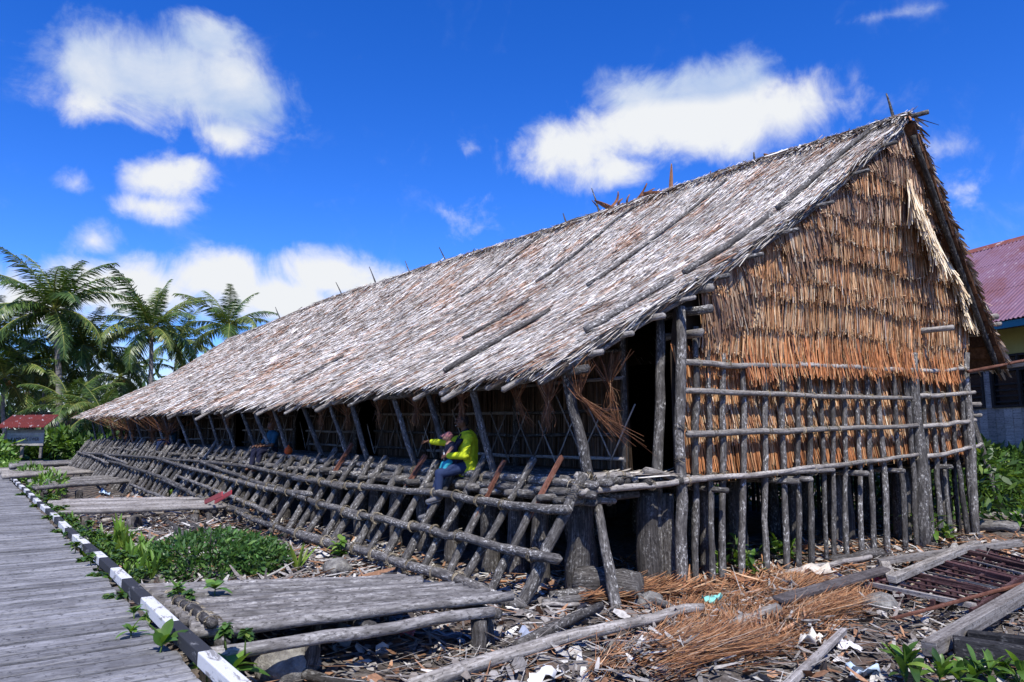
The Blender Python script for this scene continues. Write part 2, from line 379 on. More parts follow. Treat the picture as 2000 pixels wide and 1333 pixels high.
# ------------------------------------------------------------------ boardwalk
BW_Z = .5
def build_boardwalk():
    r = np.random.default_rng(5)
    bw = thing('boardwalk', (.1, 2, 0), None, None); del_keys = None
    bw['kind'] = 'structure'
    bw['label'] = 'weathered grey plank boardwalk with a black and white painted kerb'
    meshes = []
    for k in range(7):                                       # plank shapes: rough-sawn boards with a cupped, chipped top
        xs = np.linspace(-1.5, 1.36, 12); V = []; F = []; U = []; o = r.uniform(0, 40)
        w = .5
        for i, x in enumerate(xs):
            dz = r.normal(0, .002, 4); e = r.normal(0, .004, 2)
            V += [(x, -w * .2 + e[0], -.03), (x, -w * .2 + e[0], dz[0] - .006), (x, -w * .17 + e[0], dz[1]), (x, w * .17 + e[1], dz[2]), (x, w * .2 + e[1], dz[3] - .006), (x, w * .2 + e[1], -.03)]
        for i in range(len(xs) - 1):
            for j in range(6):
                a, b2, c2, d2 = i * 6 + j, i * 6 + (j + 1) % 6, (i + 1) * 6 + (j + 1) % 6, (i + 1) * 6 + j
                F.append((a, d2, c2, b2)); ua, ub = o + j * .05, o + (j + 1) * .05
                U += [(ua, xs[i]), (ua, xs[i + 1]), (ub, xs[i + 1]), (ub, xs[i])]
        F += [(0, 1, 2, 3, 4, 5), tuple(reversed(range(66, 72)))]; U += [(o, 0)] * 12
        meshes.append(mesh_data('plank', (V, F, U), M_PLANK, False))
    y = 1.2
    while y < 46:
        w = r.uniform(.13, .215)
        o = place('plank', meshes[r.integers(7)], bw, (0.02 + r.normal(0, .018), y + w / 2, BW_Z + r.normal(0, .007)))
        o.scale = (1, w * 4.85 / .97 / 1.02, 1); o.rotation_euler = (r.normal(0, .012), r.normal(0, .0025), r.normal(0, .006))
        y += w + r.uniform(.022, .042)
    for x in (-1.1, .1, 1.2): mk('joist', beam((x, 1, BW_Z - .115), (x, 46, BW_Z - .11), .1, .15), M_TIMB, bw)
    for yy in np.arange(2, 46, 2.4):
        for x in (-1.1, 1.22): mk('pile', pole((x, yy, -.5), (x, yy, BW_Z - .19), .07, k=3), M_BARKD, bw)
    # kerb beam, painted in turns of white and black
    def paint(name, col, worn, amt):
        m, t, b = mat(name); tc = t.new('ShaderNodeTexCoord').outputs['Object']
        n = t.noise(t.scale(tc, (14, 3.5, 14)), 1, 8, .68, .4); n2 = t.noise(tc, 45, 4, .6)
        c = t.mix(t.step(n, .62 - amt, .70 - amt), col, worn); c = t.mix(t.math('MULTIPLY', n2, .35), c, tuple(x * .55 for x in col))
        t.l.new(c, b.inputs['Base Color']); b.inputs['Roughness'].default_value = .75; bump(t, b, t.math('ADD', n, n2), .5, .004); return m
    mw = paint('chipped_white_paint', (.66, .66, .65), (.22, .21, .20), .10); mb = paint('chipped_black_paint', (.035, .036, .040), (.2, .2, .2), .05)
    trans = [3.2, 3.9, 4.55, 5.52, 6.55, 7.68, 8.8, 9.6, 10.5, 11.08, 12.0, 13.25, 14.3]
    while trans[-1] < 45: trans.append(trans[-1] + r.uniform(.9, 1.3))
    for i in range(len(trans) - 1):
        a, b2 = trans[i], trans[i + 1]; xs0 = 1.46 + .012 * math.sin(a * .8); xs1 = 1.46 + .012 * math.sin(b2 * .8)
        g = beam((xs0, a + .002, BW_Z + .075), (xs1, b2 - .002, BW_Z + .075), .105, .1)
        o = mk('kerb_beam', g, mw if i % 2 == 0 else mb, bw, False)
        md = o.modifiers.new('edge', 'BEVEL'); md.width = .008; md.segments = 2
    for yy in np.arange(3.5, 45, 1.6): mk('kerb_block', box8((1.46 + .012 * math.sin(yy * .8), yy, BW_Z + .012), .09, .12, .026), M_TIMB, bw, False)
build_boardwalk()

# ------------------------------------------------------------------ the longhouse frame of reference
A = np.array([8.19, 6.99, 0.]); _b = math.radians(3); _g = math.radians(5)
AX = np.array([-math.sin(_b), math.cos(_b), 0]); UU = np.array([math.cos(_g), -math.sin(_g), 0]); ZZ = np.array([0, 0, 1.])
NG = np.array([-math.sin(_g), -math.cos(_g), 0])              # outward normal of the gable wall
NS = np.array([-math.cos(_b), -math.sin(_b), 0])              # outward normal of the veranda side
TEND = 35.0
def L(s, t, z=0.):
    s, t, z = np.broadcast_arrays(np.asarray(s, float), np.asarray(t, float), np.asarray(z, float))
    return A + s[..., None] * UU + t[..., None] * AX + z[..., None] * ZZ
_Mi = np.linalg.inv(np.array([[UU[0], AX[0]], [UU[1], AX[1]]]))
def ST(P): q = _Mi @ (np.asarray(P) - A)[:2]; return q[0], q[1], P[2]
def W(px, py, off=0.): return onp(px, py, A + NG * off, NG)                # on the gable wall
def DK(px, py, s=-1.54): return onp(px, py, L(s, 0), NS)                   # on the upright plane of the deck edge
_rp = np.cross(AX, L(-2.65, 0, 0) - L(-1.54, 0, 1.5)); _rp /= np.linalg.norm(_rp)
def RK(px, py): return onp(px, py, L(-1.54, 0, 1.5), _rp)                  # on the slope of the outer lattice
def deck_z(t): return np.interp(t, [-1, 0, 3, 6, 10, 20, 34], [1.47, 1.5, 1.54, 1.59, 1.66, 1.82, 1.92])
def eave_z(t): return np.interp(t, [-.1, 1.9, 4.8, 9, 18.7, 35], [3.15, 3.04, 3.03, 2.95, 3.05, 3.25])
def ridge_z(t): return np.interp(t, [-1, 2.8, 7.9, 14.5, 22.8, 29.5, 35], [7.92, 7.97, 7.93, 8.03, 8.07, 7.8, 7.65])
SE, SR, SRR = -2.03, 5.02, 9.05                                # eave, ridge, far eave across the house
def roof_pt(q, T, lift=0.):
    """q: 0 eave .. 1 ridge; T: 0 front edge .. 1 far end, near slope"""
    q = np.asarray(q, float); T = np.asarray(T, float)
    t0 = -.07 - .92 * q; t1 = TEND + .35 * q + .25 * np.sin(q * 9); t = t0 + (t1 - t0) * T
    s = SE + (SR - SE) * q
    z = eave_z(t) * (1 - q) + ridge_z(t) * q - .30 * np.sin(math.pi * q) + .05 * (vnoise(t * .7, q * 6) - .5)
    return L(s, t, z + lift)
def roof_z(s, t):
    s = np.asarray(s, float); q = (s - SE) / (SR - SE)
    zl = eave_z(t) * (1 - q) + ridge_z(t) * q - .30 * np.sin(math.pi * np.clip(q, 0, 1))
    q2 = (s - SR) / (SRR - SR); zr = ridge_z(t) * (1 - q2) + 3.85 * q2
    return np.where(s < SR, zl, zr)
HOUSE = thing('longhouse', tuple(L(3, 12, 0)), 'long thatched stilt house with a leaf-clad gable wall and a raking log lattice', 'longhouse')
R = np.random.default_rng(21)

# ---- roof
roof = None
def build_roof():
    global roof
    nq, nt = 14, 60
    Q, T = np.meshgrid(np.linspace(0, 1, nq), np.linspace(0, 1, nt), indexing='ij')
    P1 = roof_pt(Q, T, -.10).reshape(-1, 3); P1b = roof_pt(Q, T, -.02).reshape(-1, 3)
    def grid(n, m, off): 
        i = np.arange(n - 1)[:, None] * m + np.arange(m - 1)[None]; i = i.ravel() + off; return np.stack([i, i + 1, i + m + 1, i + m], 1)
    # right-hand slope
    Q2 = np.linspace(0, 1, 8); q2, T2 = np.meshgrid(Q2, np.linspace(0, 1, nt), indexing='ij')
    t0 = -.99 + .6 * q2; t = t0 + (TEND + .4 - t0) * T2
    def rs(lift): return L(SR + (SRR + .1 - SR) * q2, t, ridge_z(t) * (1 - q2) + 3.85 * q2 + lift - .12 * np.sin(math.pi * q2)).reshape(-1, 3)
    V = np.concatenate([P1, P1b, rs(-.10), rs(-.01)])
    n1 = len(P1); n2 = 8 * nt
    F = np.concatenate([grid(nq, nt, 0), grid(nq, nt, n1), grid(8, nt, 2 * n1), grid(8, nt, 2 * n1 + n2)])
    roof = mk('roof', (V, F), M_UNDER, HOUSE)
    # thatch blades on the near slope
    tabs = [(5.2, (.56, .525, .48)), (3.0, (.43, .39, .345)), (1.9, (.29, .225, .175)), (1.2, (.19, .115, .07)), (1.6, (.09, .068, .055)), (3.0, (.72, .69, .645)), (.6, (.33, .16, .085))]
    nrow = 74; parts = []
    for i in range(nrow):
        q = 1.012 - i / nrow * .985
        dens = 31 if i < 60 else 36
        for t0, t1, step, wd in ((0, .16, .0125, .0135), (.16, .42, .019, .020), (.42, 1.0, .030, .032)):
            n = int((t1 - t0) * TEND / step)
            T = R.uniform(t0, t1, n); qq = q + R.normal(0, .012, n)
            P = roof_pt(qq, T, .035 + R.uniform(0, .03, n))
            P2 = roof_pt(qq - .06, np.clip(T + R.normal(0, .0010, n), 0, 1), .03)
            D = unit(P2 - P); ax = unit(roof_pt(qq, np.clip(T + .003, 0, 1.01)) - roof_pt(qq, T)); N = unit(np.cross(D, ax)); N = np.where(N[:, 2:3] < 0, -N, N)
            skew = R.normal(0, .075, n); D = unit(D + ax * skew[:, None]); N = unit(N + ax * R.normal(0, .55, n)[:, None])
            l = R.uniform(.28, .75, n); c = pick(n, tabs, R, .16)
            # weathering differs in broad patches of the roof
            tone = .82 + .42 * vnoise(T * TEND * .8, qq * 7)
            c = c * tone[:, None]; br = (vnoise(T * TEND * 1.7 + 9, qq * 14 + 3) > .72) & (R.random(n) < .55); c[br] = c[br] * [.75, .52, .40]
            lift = R.normal(.014, .026, n)
            parts.append(blades(P, D, N, R.uniform(.55, 1.35, n) * wd, l, lift, c.clip(.01, .85)))
    # ragged strands round the front edge and along the eave
    n = 2600; q = R.uniform(0, 1.0, n); P = roof_pt(q, R.uniform(-.0006, .004, n), R.uniform(-.09, .06, n))
    D = unit(roof_pt(q - .06, np.zeros(n)) - roof_pt(q, np.zeros(n)) - AX * R.uniform(-.06, .09, n)[:, None] + ZZ * R.normal(-.02, .03, n)[:, None])
    parts.append(blades(P, D, unit(np.cross(D, AX) + R.normal(0, .4, (n, 3))), R.uniform(.01, .026, n), R.uniform(.2, .5, n), R.normal(0, .03, n), pick(n, tabs, R) * .9))
    n = 5200; T = R.uniform(0, 1, n) ** 1.6; q = R.uniform(-.004, .05, n); P = roof_pt(q, T, R.uniform(-.09, .05, n))
    D = unit(roof_pt(q - .06, T) - roof_pt(q, T) + R.normal(0, .04, (n, 3)) - ZZ * R.uniform(0, .12, n)[:, None])
    parts.append(blades(P, D, unit(ZZ + R.normal(0, .4, (n, 3))), R.uniform(.01, .03, n), R.uniform(.08, .24, n), R.normal(-.01, .02, n), pick(n, tabs, R) * .85))
    # ridge capping: blades laid across, both ways
    n = 3400; T = R.uniform(0, 1, n) ** 1.3; P = roof_pt(np.full(n, 1.0), T, R.uniform(.05, .12, n)); D = unit(np.where(R.random(n)[:, None] < .85, -UU, UU) * R.uniform(.5, 1, n)[:, None] + AX * R.normal(0, .55, n)[:, None] - ZZ * R.uniform(.35, .62, n)[:, None])
    parts.append(blades(P, D, unit(ZZ + R.normal(0, .3, (n, 3))), R.uniform(.012, .04, n), R.uniform(.2, .6, n), R.normal(.01, .03, n), pick(n, tabs, R)))
    # thatch on the far slope, coarser
    n = 9000; q = R.uniform(0, 1, n); tt = -.9 + .6 * q + R.uniform(0, 1, n) ** 2 * 34; P = L(SR + (SRR - SR) * q, tt, ridge_z(tt) * (1 - q) + 3.85 * q + .03 - .12 * np.sin(math.pi * q))
    dn = L(SRR, 0, 3.85) - L(SR, 0, 7.9); D = unit(np.tile(dn, (n, 1)) + R.normal(0, .25, (n, 3))); Nn = np.cross(AX, dn); Nn = Nn / np.linalg.norm(Nn); Nn = Nn if Nn[2] > 0 else -Nn
    parts.append(blades(P, D, unit(Nn + R.normal(0, .2, (n, 3))), R.uniform(.03, .08, n), R.uniform(.4, .8, n), R.normal(.02, .04, n), pick(n, tabs, R)))
    V = []; Fs = []; Cc = []; k = 0
    for p in parts: V.append(p[0]); Fs.append(p[1] + k); Cc.append(p[3]); k += len(p[0])
    tag(mk('thatch', (np.concatenate(V), np.concatenate(Fs), None, np.concatenate(Cc)), M_THATCH, roof, False), 'silver grey sago leaf thatch covering the roof', kind='stuff')
    # poles that weigh the thatch down, following the slope
    def slope_pole(T, qa, qb, rr, m=M_BARK, k=9):
        q = np.linspace(qa, qb, k); P = roof_pt(q, np.full(k, T) + np.linspace(0, .0015, k), .115) + R.normal(0, .006, (k, 3))
        return mk('weight_pole', tube(P, np.linspace(rr, rr * .75, k), 7, .06), m, roof)
    for T, qa, qb, rr in ((.013, .10, .32, .06), (.012, .34, .60, .06), (.013, .62, .99, .055), (.085, .02, .30, .05), (.09, .42, .92, .038), (.135, .22, .42, .035), (.165, .55, .97, .036), (.26, .60, .95, .034), (.30, .1, .28, .03)):
        slope_pole(T, qa, qb, rr)
    # ridge poles lying along the top, upright sticks spiked into the ridge
    def on_ridge(px, py): return onp(px, py, L(SR, -.97, 0), NS)
    def ridge_run(a, b, rr):
        P = [on_ridge(*a), on_ridge(*b)]; mk('ridge_pole', tube(wob(P[0], P[1], 8, .03), np.linspace(rr, rr * .8, 8), 7, .08), M_BARK, roof)
    ridge_run((662, 578), (890, 508), .05); ridge_run((1060, 452), (1210, 404), .045); ridge_run((1480, 314), (1690, 252), .05); ridge_run((560, 618), (655, 584), .045)
    ridge_run((1640, 268), (1812, 220), .055)
    for a, b in (((672, 577), (656, 552)), ((738, 556), (721, 522)), ((806, 536), (791, 510)), ((876, 512), (858, 484)), ((914, 500), (926, 486)), ((1112, 442), (1100, 417)),
                 ((1748, 232), (1731, 184)), ((1478, 316), (1472, 298)), ((548, 618), (538, 600)), ((570, 612), (590, 600)), ((1176, 430), (1155, 368))):
        mk('ridge_stick', tube(wob(on_ridge(*a) - ZZ * .15, on_ridge(*b), 4, .012), [.03, .027, .022, .014], 6, .08), M_BARKD, roof)
    # torn brown leaf sheaths on the crest
    for a, b, w in (((1172, 420), (1155, 392), .05), ((1205, 412), (1160, 392), .10), ((1200, 408), (1206, 374), .06), ((1208, 405), (1217, 388), .05), ((1222, 402), (1230, 380), .04), ((1240, 398), (1262, 358), .09), ((1250, 385), (1278, 368), .04),
                    ((1262, 382), (1330, 378), .09), ((1300, 385), (1313, 372), .06), ((1311, 382), (1311, 320), .075), ((1325, 376), (1356, 354), .05), ((1378, 358), (1368, 348), .05), ((1380, 355), (1387, 334), .035), ((1170, 425), (1240, 404), .10), ((1230, 404), (1330, 376), .10),
                    ((1492, 312), (1500, 302), .16), ((905, 506), (940, 498), .07), ((885, 508), (915, 500), .09), ((1320, 375), (1385, 358), .08), ((1190, 410), (1178, 398), .07)):
        p0, p1 = on_ridge(*a), on_ridge(*b); p0 = p0 + UU * R.uniform(-.15, .1); k = 6; tt = np.linspace(0, 1, k)[:, None]
        side = unit(np.cross(p1 - p0, AX * R.uniform(-1, 1) + UU)); mid = p0 + (p1 - p0) * tt + UU * .10 * np.sin(tt * 3) * R.uniform(-1, 1)
        wd = (w * 1.5 * np.array([.8, 1, .9, .75, .5, .12]))[:, None] / 2; nn = unit(np.cross(side, p1 - p0)) * w * .25
        V = np.concatenate([mid - side * wd, mid + nn, mid + side * wd]); F = []
        for i in range(k - 1):
            F += [(i, i + 1, k + i + 1, k + i), (k + i, k + i + 1, 2 * k + i + 1, 2 * k + i)]
        o = mk('dry_sheath', (V, F, None, np.repeat(pick(1, [(1, (.20, .09, .045)), (1, (.28, .14, .075))], R), len(V), 0)), M_FIBRE, roof)
        md = o.modifiers.new('thick', 'SOLIDIFY'); md.thickness = .012
    # rafters: lie under the near slope, ends poke out below the eave in clusters
    ends = [1132, 1085, 1040, 1012, 985, 955, 900, 868, 842, 828, 770, 742, 705, 690, 652, 640, 618, 598, 575, 560, 545, 520, 500, 480, 460, 440, 420, 405, 385, 365, 345, 325, 305, 285, 270, 255, 240, 225, 210, 195, 185, 175]
    for i, px in enumerate(ends):
        e = DK(px, np.interp(px, [155, 330, 560, 740, 930, 1100], [815, 806, 788, 762, 738, 700]), SE - .05); _, t, _ = ST(e)
        T = (t + .07) / (TEND + .07); out = R.uniform(-.022, .004) if i % 3 else R.uniform(-.05, -.025)
        T = max(T, .002)
        q = np.linspace(out, .98, 10); P = roof_pt(q, np.full(10, T), -.16) + R.normal(0, .01, (10, 3)); rr = R.uniform(.03, .048)
        P[0] -= ZZ * .01
        mk('rafter', tube(P, np.linspace(rr, rr * .8, 10), 6, .16, (.7, 0)), M_BARKL if i % 4 else M_BARK, roof)
    # eave plate logs under the rafters and near-edge log ends
    for t0, t1 in ((-.25, 6.5), (5.9, 14), (13.2, 23), (22, 34.8)):
        P = np.array([L(SE + .22, t, eave_z(t) - .14) for t in np.linspace(t0, t1, 8)]); mk('eave_log', tube(P + R.normal(0, .012, P.shape), .06, 7, .08), M_BARK, roof)
    for q, rr in ((.06, .045), (.13, .04), (.20, .05), (.27, .035), (.36, .04), (.45, .035), (.55, .04), (.66, .035), (.78, .035), (.9, .035)):
        P = roof_pt(np.full(7, q), np.array([-.004 - R.uniform(0, .004), .02, .1, .3, .5, .8, .995]), -.13); mk('purlin', tube(P, rr, 6, .08, (.5, 0)), M_BARKL if q < .3 else M_BARK, roof)
    # right slope seen from below: overlapping shingle-like courses along the verge, bamboo rib
    k = 16
    for i in range(k):
        qa, qb = i / k, (i + 1.25) / k; t0 = -1.05 + .6 * qa
        a = L(SR + (SRR - SR) * qa, t0, 7.92 * (1 - qa) + 3.85 * qa - .13 - .12 * math.sin(math.pi * qa)); b = L(SR + (SRR - SR) * qb, t0 + .04, 7.92 * (1 - qb) + 3.85 * qb - .25 - .12 * math.sin(math.pi * qb))
        wd = 1.5; cen = (a + b) / 2 + AX * wd / 2; ey = unit(b - a)
        mk('thatch_panel', (*box8(cen, wd, np.linalg.norm(b - a), .03, AX, ey, np.cross(AX, ey), .012, R)[:3],), M_PANEL, roof, False)
    n = 620; q = R.uniform(0, 1, n); t0 = -1.08 + .6 * q; P = L(SR + (SRR - SR) * q, t0 + R.uniform(0, .12, n), 7.92 * (1 - q) + 3.85 * q - .12 * np.sin(math.pi * q) + R.uniform(-.12, .03, n))
    D = unit(np.tile(dn, (n, 1)) * .2 + R.normal(0, .12, (n, 3)) - NG * R.uniform(-.5, .05, n)[:, None])
    tag(mk('verge_fringe', blades(P, D, unit(Nn + R.normal(0, .5, (n, 3))), R.uniform(.02, .045, n), R.uniform(.08, .26, n), R.normal(0, .03, n), pick(n, [(2, (.34, .25, .18)), (2, (.16, .09, .05)), (1, (.5, .45, .4))], R)), M_THATCH, roof, False), kind='stuff')
    P = np.array([L(SR + .05 + (SRR - SR) * q, -.17 * (4.42 - 4.07 * q) - .24, 7.92 * (1 - q) + 3.85 * q - .36 - .1 * math.sin(math.pi * q)) for q in np.linspace(.0, 1, 12)])
    mk('verge_pole', tube(P, .055, 8, .05), M_BARKD, roof)
build_roof()
# ---- gable wall
LASH = []
def _lash_mesh(k):
    r = np.random.default_rng(100 + k); gs = []
    for i in range(4):
        a = np.linspace(0, 2 * math.pi, 13); tilt = r.normal(0, .35); off = (i - 1.5) * .22 + r.normal(0, .06)
        rr = 1.06 + r.uniform(0, .10)
        P = np.stack([np.cos(a) * rr, np.sin(a) * rr, off + tilt * np.cos(a + r.uniform(0, 6))], 1)
        gs.append(tube(P, .11, 4, .05, cap=False, r=r))
    e = r.normal(0, 1, 3); P = np.array([[1.05, 0, 0], [1.3, .2, -.2], [1.5 + e[0] * .3, .3 + e[1] * .5, -.9 + e[2] * .3]]); gs.append(tube(P, .07, 3, .05, r=r))
    return mesh_data('lashing', join(*gs), M_CORD)
LASH = [_lash_mesh(k) for k in range(5)]
def lash(parent, P, T, rad, stretch=1.):
    T = mathutils.Vector(np.asarray(T, float)).normalized()
    q = T.to_track_quat('Z', 'Y') @ mathutils.Quaternion((0, 0, 1), R.uniform(0, 6.28))
    return place('lashing', LASH[R.integers(5)], parent, P, q, (rad, rad, rad * stretch))

gable = None
def build_gable():
    global gable
    # the lining behind the leaf courses
    pts = [L(.05, .06, 1.5), L(8.3, .06, 1.75)]
    ss = np.linspace(8.3, .05, 14)
    top = [L(s, .06 - .17 * max(0, roof_z(s, 0) - 3.6), roof_z(s, 0) - .22) for s in ss]
    V = []; F = []
    ssr = ss[::-1]; zs = np.linspace(0, 1, 8)
    for s in ssr:
        zb = 1.5 + .03 * s; zt = float(roof_z(s, 0)) - .2
        for k in zs:
            z = zb + (zt - zb) * k; V.append(L(s, .07 - .17 * max(0, z - 3.5), z))
    for i in range(len(ssr) - 1):
        for j in range(7):
            a = i * 8 + j; F.append((a, a + 8, a + 9, a + 1))
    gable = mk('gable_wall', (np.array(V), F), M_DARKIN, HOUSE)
    # upper leaf courses, hung one over the other
    orange = [(3, (.42, .21, .095)), (2.5, (.50, .30, .155)), (2, (.33, .145, .06)), (1.2, (.58, .41, .25)), (1, (.22, .095, .042)), (.5, (.64, .52, .36)), (.6, (.40, .33, .27))]
    redder = [(3, (.42, .165, .06)), (2.5, (.50, .23, .095)), (2, (.32, .115, .042)), (1, (.60, .38, .19)), (.8, (.20, .075, .03))]
    duller = [(3, (.34, .20, .12)), (2.5, (.24, .13, .08)), (2, (.44, .31, .20)), (1.2, (.16, .09, .06)), (.8, (.56, .47, .36))]
    def course(zb, dz, s0, s1, table, seed, length, wave=.06, lean=0., name='leaf_course', off=0., tufts=True, step=.0105, tipoff=None, lr=(.85, 1.1)):
        tipoff = off if tipoff is None else tipoff
        r = np.random.default_rng(seed); n = int((s1 - s0) / step * 1.6); s = r.uniform(s0, s1, n)
        ph = r.uniform(0, 6); low = zb + .028 * s + wave * np.sin(s * .8 + ph) + wave * .5 * np.sin(s * 2.3 + ph * 2) + .05 * (vnoise(s * 3, seed) - .5)
        ltop = low + length * r.uniform(*lr, n); cap = roof_z(s, -.2) - .12; ok = low < cap - .12; s = s[ok]; low = low[ok]; ltop = np.minimum(ltop, cap)[ok] if False else np.minimum(ltop[ok], cap[ok]); n = len(s)
        if n < 5: return
        tz = lambda z: -.17 * np.maximum(0, z - 3.5)
        tl = low + r.normal(0, .05, n)
        slant = r.normal(lean, .05, n)
        bunch = (vnoise(s * 5, seed * 1.7) - .5) * .28; slant = slant + bunch
        P = L(s + slant * (ltop - tl) * -1, .03 + tz(ltop) - off - r.uniform(0, .02, n), ltop); E = L(s, tz(tl) - tipoff - .09 - r.uniform(0, .06, n), tl)
        D = E - P; l = np.linalg.norm(D, axis=1); D = unit(D); N = unit(NG + UU * r.normal(0, .45, n)[:, None])
        c = pick(n, table, r, .18); c *= (.75 + .5 * vnoise(s * 1.4 + seed, np.full(n, seed * .37)))[:, None]
        g = blades(P, D, N, r.uniform(.006, .021, n), l, r.normal(0, .012, n), c.clip(.01, .8), (1, 1, .7))
        gs = [g]
        if tufts:                                             # frayed, pale folded ends along the lower hem
            m = int((s1 - s0) * 34); s2 = r.uniform(s0, s1, m); lo2 = zb + .028 * s2 + wave * np.sin(s2 * .8 + ph) + wave * .5 * np.sin(s2 * 2.3 + ph * 2) + .05 * (vnoise(s2 * 3, seed) - .5)
            ok = lo2 < roof_z(s2, -.2) - .35; s2 = s2[ok]; lo2 = lo2[ok]; m = len(s2)
            P = L(s2, tz(lo2) - off - .09, lo2 + r.uniform(-.02, .09, m)); D = unit(-ZZ * .6 + NG * r.uniform(.0, .9, m)[:, None] + UU * r.normal(0, .7, m)[:, None] + ZZ * r.normal(0, .5, m)[:, None])
            gs.append(blades(P, D, unit(NG + r.normal(0, .7, (m, 3))), r.uniform(.006, .018, m), r.uniform(.03, .09, m), r.normal(0, .02, m), pick(m, [(1, (.60, .48, .33)), (2, (.42, .27, .15)), (2, (.20, .10, .05)), (.5, (.70, .62, .48))], r), (.6, 1, .3)))
        o = mk(name, join(*gs), M_WALLTH, gable, False); o['kind'] = 'stuff'; return o
    zs = [3.08, 3.42, 3.80, 4.20, 4.62, 5.02, 5.42, 5.85, 6.25, 6.65, 7.05]
    tables = [redder, orange, orange, orange, orange, orange, orange, duller, orange, duller, duller]
    for i, z in enumerate(zs):
        course(z + R.normal(0, .05), .4, .42 if z < 5 else max(.42, (z - 4.3) / .62), 8.1, tables[i], 31 + i, R.uniform(.6, .85), lean=(-.18 if z < 4 else -.10), off=.012 * i + (.015 if i else 0.), wave=.07)
    course(3.03, .4, 1.3, 7.6, redder, 30, .62, .07, -.12, off=.13, tufts=False, tipoff=.13, lr=(.6, 1.15))
    # long drooping blades tucked up under the near verge
    r = np.random.default_rng(77); n = 1500; s = r.uniform(.35, 5.0, n) ; zt = roof_z(s, -.3) - .16; ln = r.uniform(.5, 1.05, n); zb = zt - ln
    tz = lambda z: -.17 * np.maximum(0, z - 3.5)
    P = L(s, tz(zt) - .08 - r.uniform(0, .05, n), zt); E = L(s + ln * r.uniform(.05, .42, n), tz(zb) - .15 - r.uniform(0, .05, n), zb); D = E - P
    keep = (vnoise(s * 2.6, s * 0 + 3.3) > .30) & ~((s > 1.55) & (s < 2.1)); P, D, s = P[keep], D[keep], s[keep]; n = len(P)
    tag(mk('verge_leaves', blades(P, unit(D), unit(NG + UU * r.normal(0, .4, n)[:, None]), r.uniform(.015, .04, n), np.linalg.norm(D, axis=1), r.normal(0, .03, n), pick(n, duller, r, .2) * .8), M_WALLTH, gable, False), kind='stuff')
    # pale fringes of folded leaf along the right verge
    def fringe(a, b, n, ln, seed, slant):
        r = np.random.default_rng(seed); k = r.uniform(0, 1, n)[:, None]; P = a + (b - a) * k + r.normal(0, .02, (n, 3)); D = unit(-ZZ + UU * r.normal(slant, .12, n)[:, None] + NG * r.uniform(.02, .25, n)[:, None])
        o = mk('pale_fringe', blades(P, D, unit(NG + UU * r.normal(0, .35, n)[:, None]), r.uniform(.02, .045, n), r.uniform(.6, 1, n) * ln, r.normal(.02, .03, n), pick(n, [(3, (.74, .60, .40)), (2, (.62, .45, .27)), (1, (.80, .70, .52))], r, .1), (1, 1, .55)), M_WALLTH, gable, False); o['kind'] = 'stuff'
    tl = lambda px, py, z, o=.22: onp(px, py, L(0, -.17 * (z - 3.5), 0) + NG * o, NG)
    fringe(tl(1772, 352, 6.9), tl(1832, 478, 5.6), 420, .85, 5, -.05); fringe(tl(1845, 500, 5.2), tl(1872, 545, 4.9), 120, .6, 6, .35)
    fringe(tl(1862, 545, 4.9), tl(1884, 600, 4.4), 60, .42, 7, .1); fringe(tl(1878, 610, 4.3), tl(1905, 618, 4.2), 60, .45, 8, .1)
    fringe(tl(1925, 660, 3.9), tl(1945, 672, 3.8), 40, .35, 9, .1)
    # lower panels of leaf between the stakes
    for i, (z, ln, tb) in enumerate(((2.86, .6, redder), (2.55, .55, orange), (2.24, .50, orange), (1.96, .5, orange), (1.58, .62, redder))):
        course(z, .3, .12, 8.15, tb, 61 + i, ln, .03, 0, off=-.03 + .004 * i, tufts=False, step=.010, tipoff=-.10 + .004 * i)
    # stakes
    bots = [(1359, 1148), (1392, 1142), (1411, 1138), (1449, 1132), (1497, 1122), (1537, 1118), (1560, 1115), (1585, 1108), (1614, 1105), (1629, 1098), (1655, 1092), (1683, 1086), (1707, 1082), (1734, 1076), (1769, 1066), (1792, 1060), (1822, 1048), (1839, 1045), (1856, 1042), (1889, 1040), (1900, 1044)]
    tops = [(1357, 640), (1381, 645), (1412, 690), (1452, 690), (1490, 690), (1524, 690), (1559, 690), (1578, 690), (1600, 690), (1625, 690), (1644, 690), (1670, 690), (1692, 690), (1711, 690), (1741, 690), (1766, 690), (1799, 700), (1814, 700), (1827, 700), (1846, 700), (1872, 700)]
    stakes = []
    for b, tp in zip(bots, tops):
        B = W(*b, .10); T = W(*tp, .10); B = B + (T - B) / (T - B)[2] * (float(gz(B[0], B[1])) - .12 - B[2])
        rr = R.uniform(.034, .052); g = pole(B, T, rr * 1.1, rr * .9, 12, .014, n=8, rough=.09)
        stakes.append((mk('stake', g, M_BARK, gable), B, T, rr))
    for b, tp, rr in (((1330, 1150), (1328, 600), .075), ((1312, 1152), (1312, 610), .075), ((1803, 1040), (1783, 690), .105), ((1905, 1046), (1886, 690), .07)):
        B = W(*b, .16 if b[0] != 1312 else .02); T = W(*tp, .16 if b[0] != 1312 else .02); B[2] = float(gz(B[0], B[1])) - .1
        if b[0] == 1312: T = T + AX * .25; B = B + AX * .25
        o = mk('corner_post' if b[0] < 1700 else 'wall_post', pole(B, T, rr * 1.12, rr * .95, 10, .02, n=10, rough=.06), M_BARK, gable)
        if b[0] == 1330:
            for k in (.47, .58): lash(o, B + (T - B) * k, T - B, rr * 1.1)
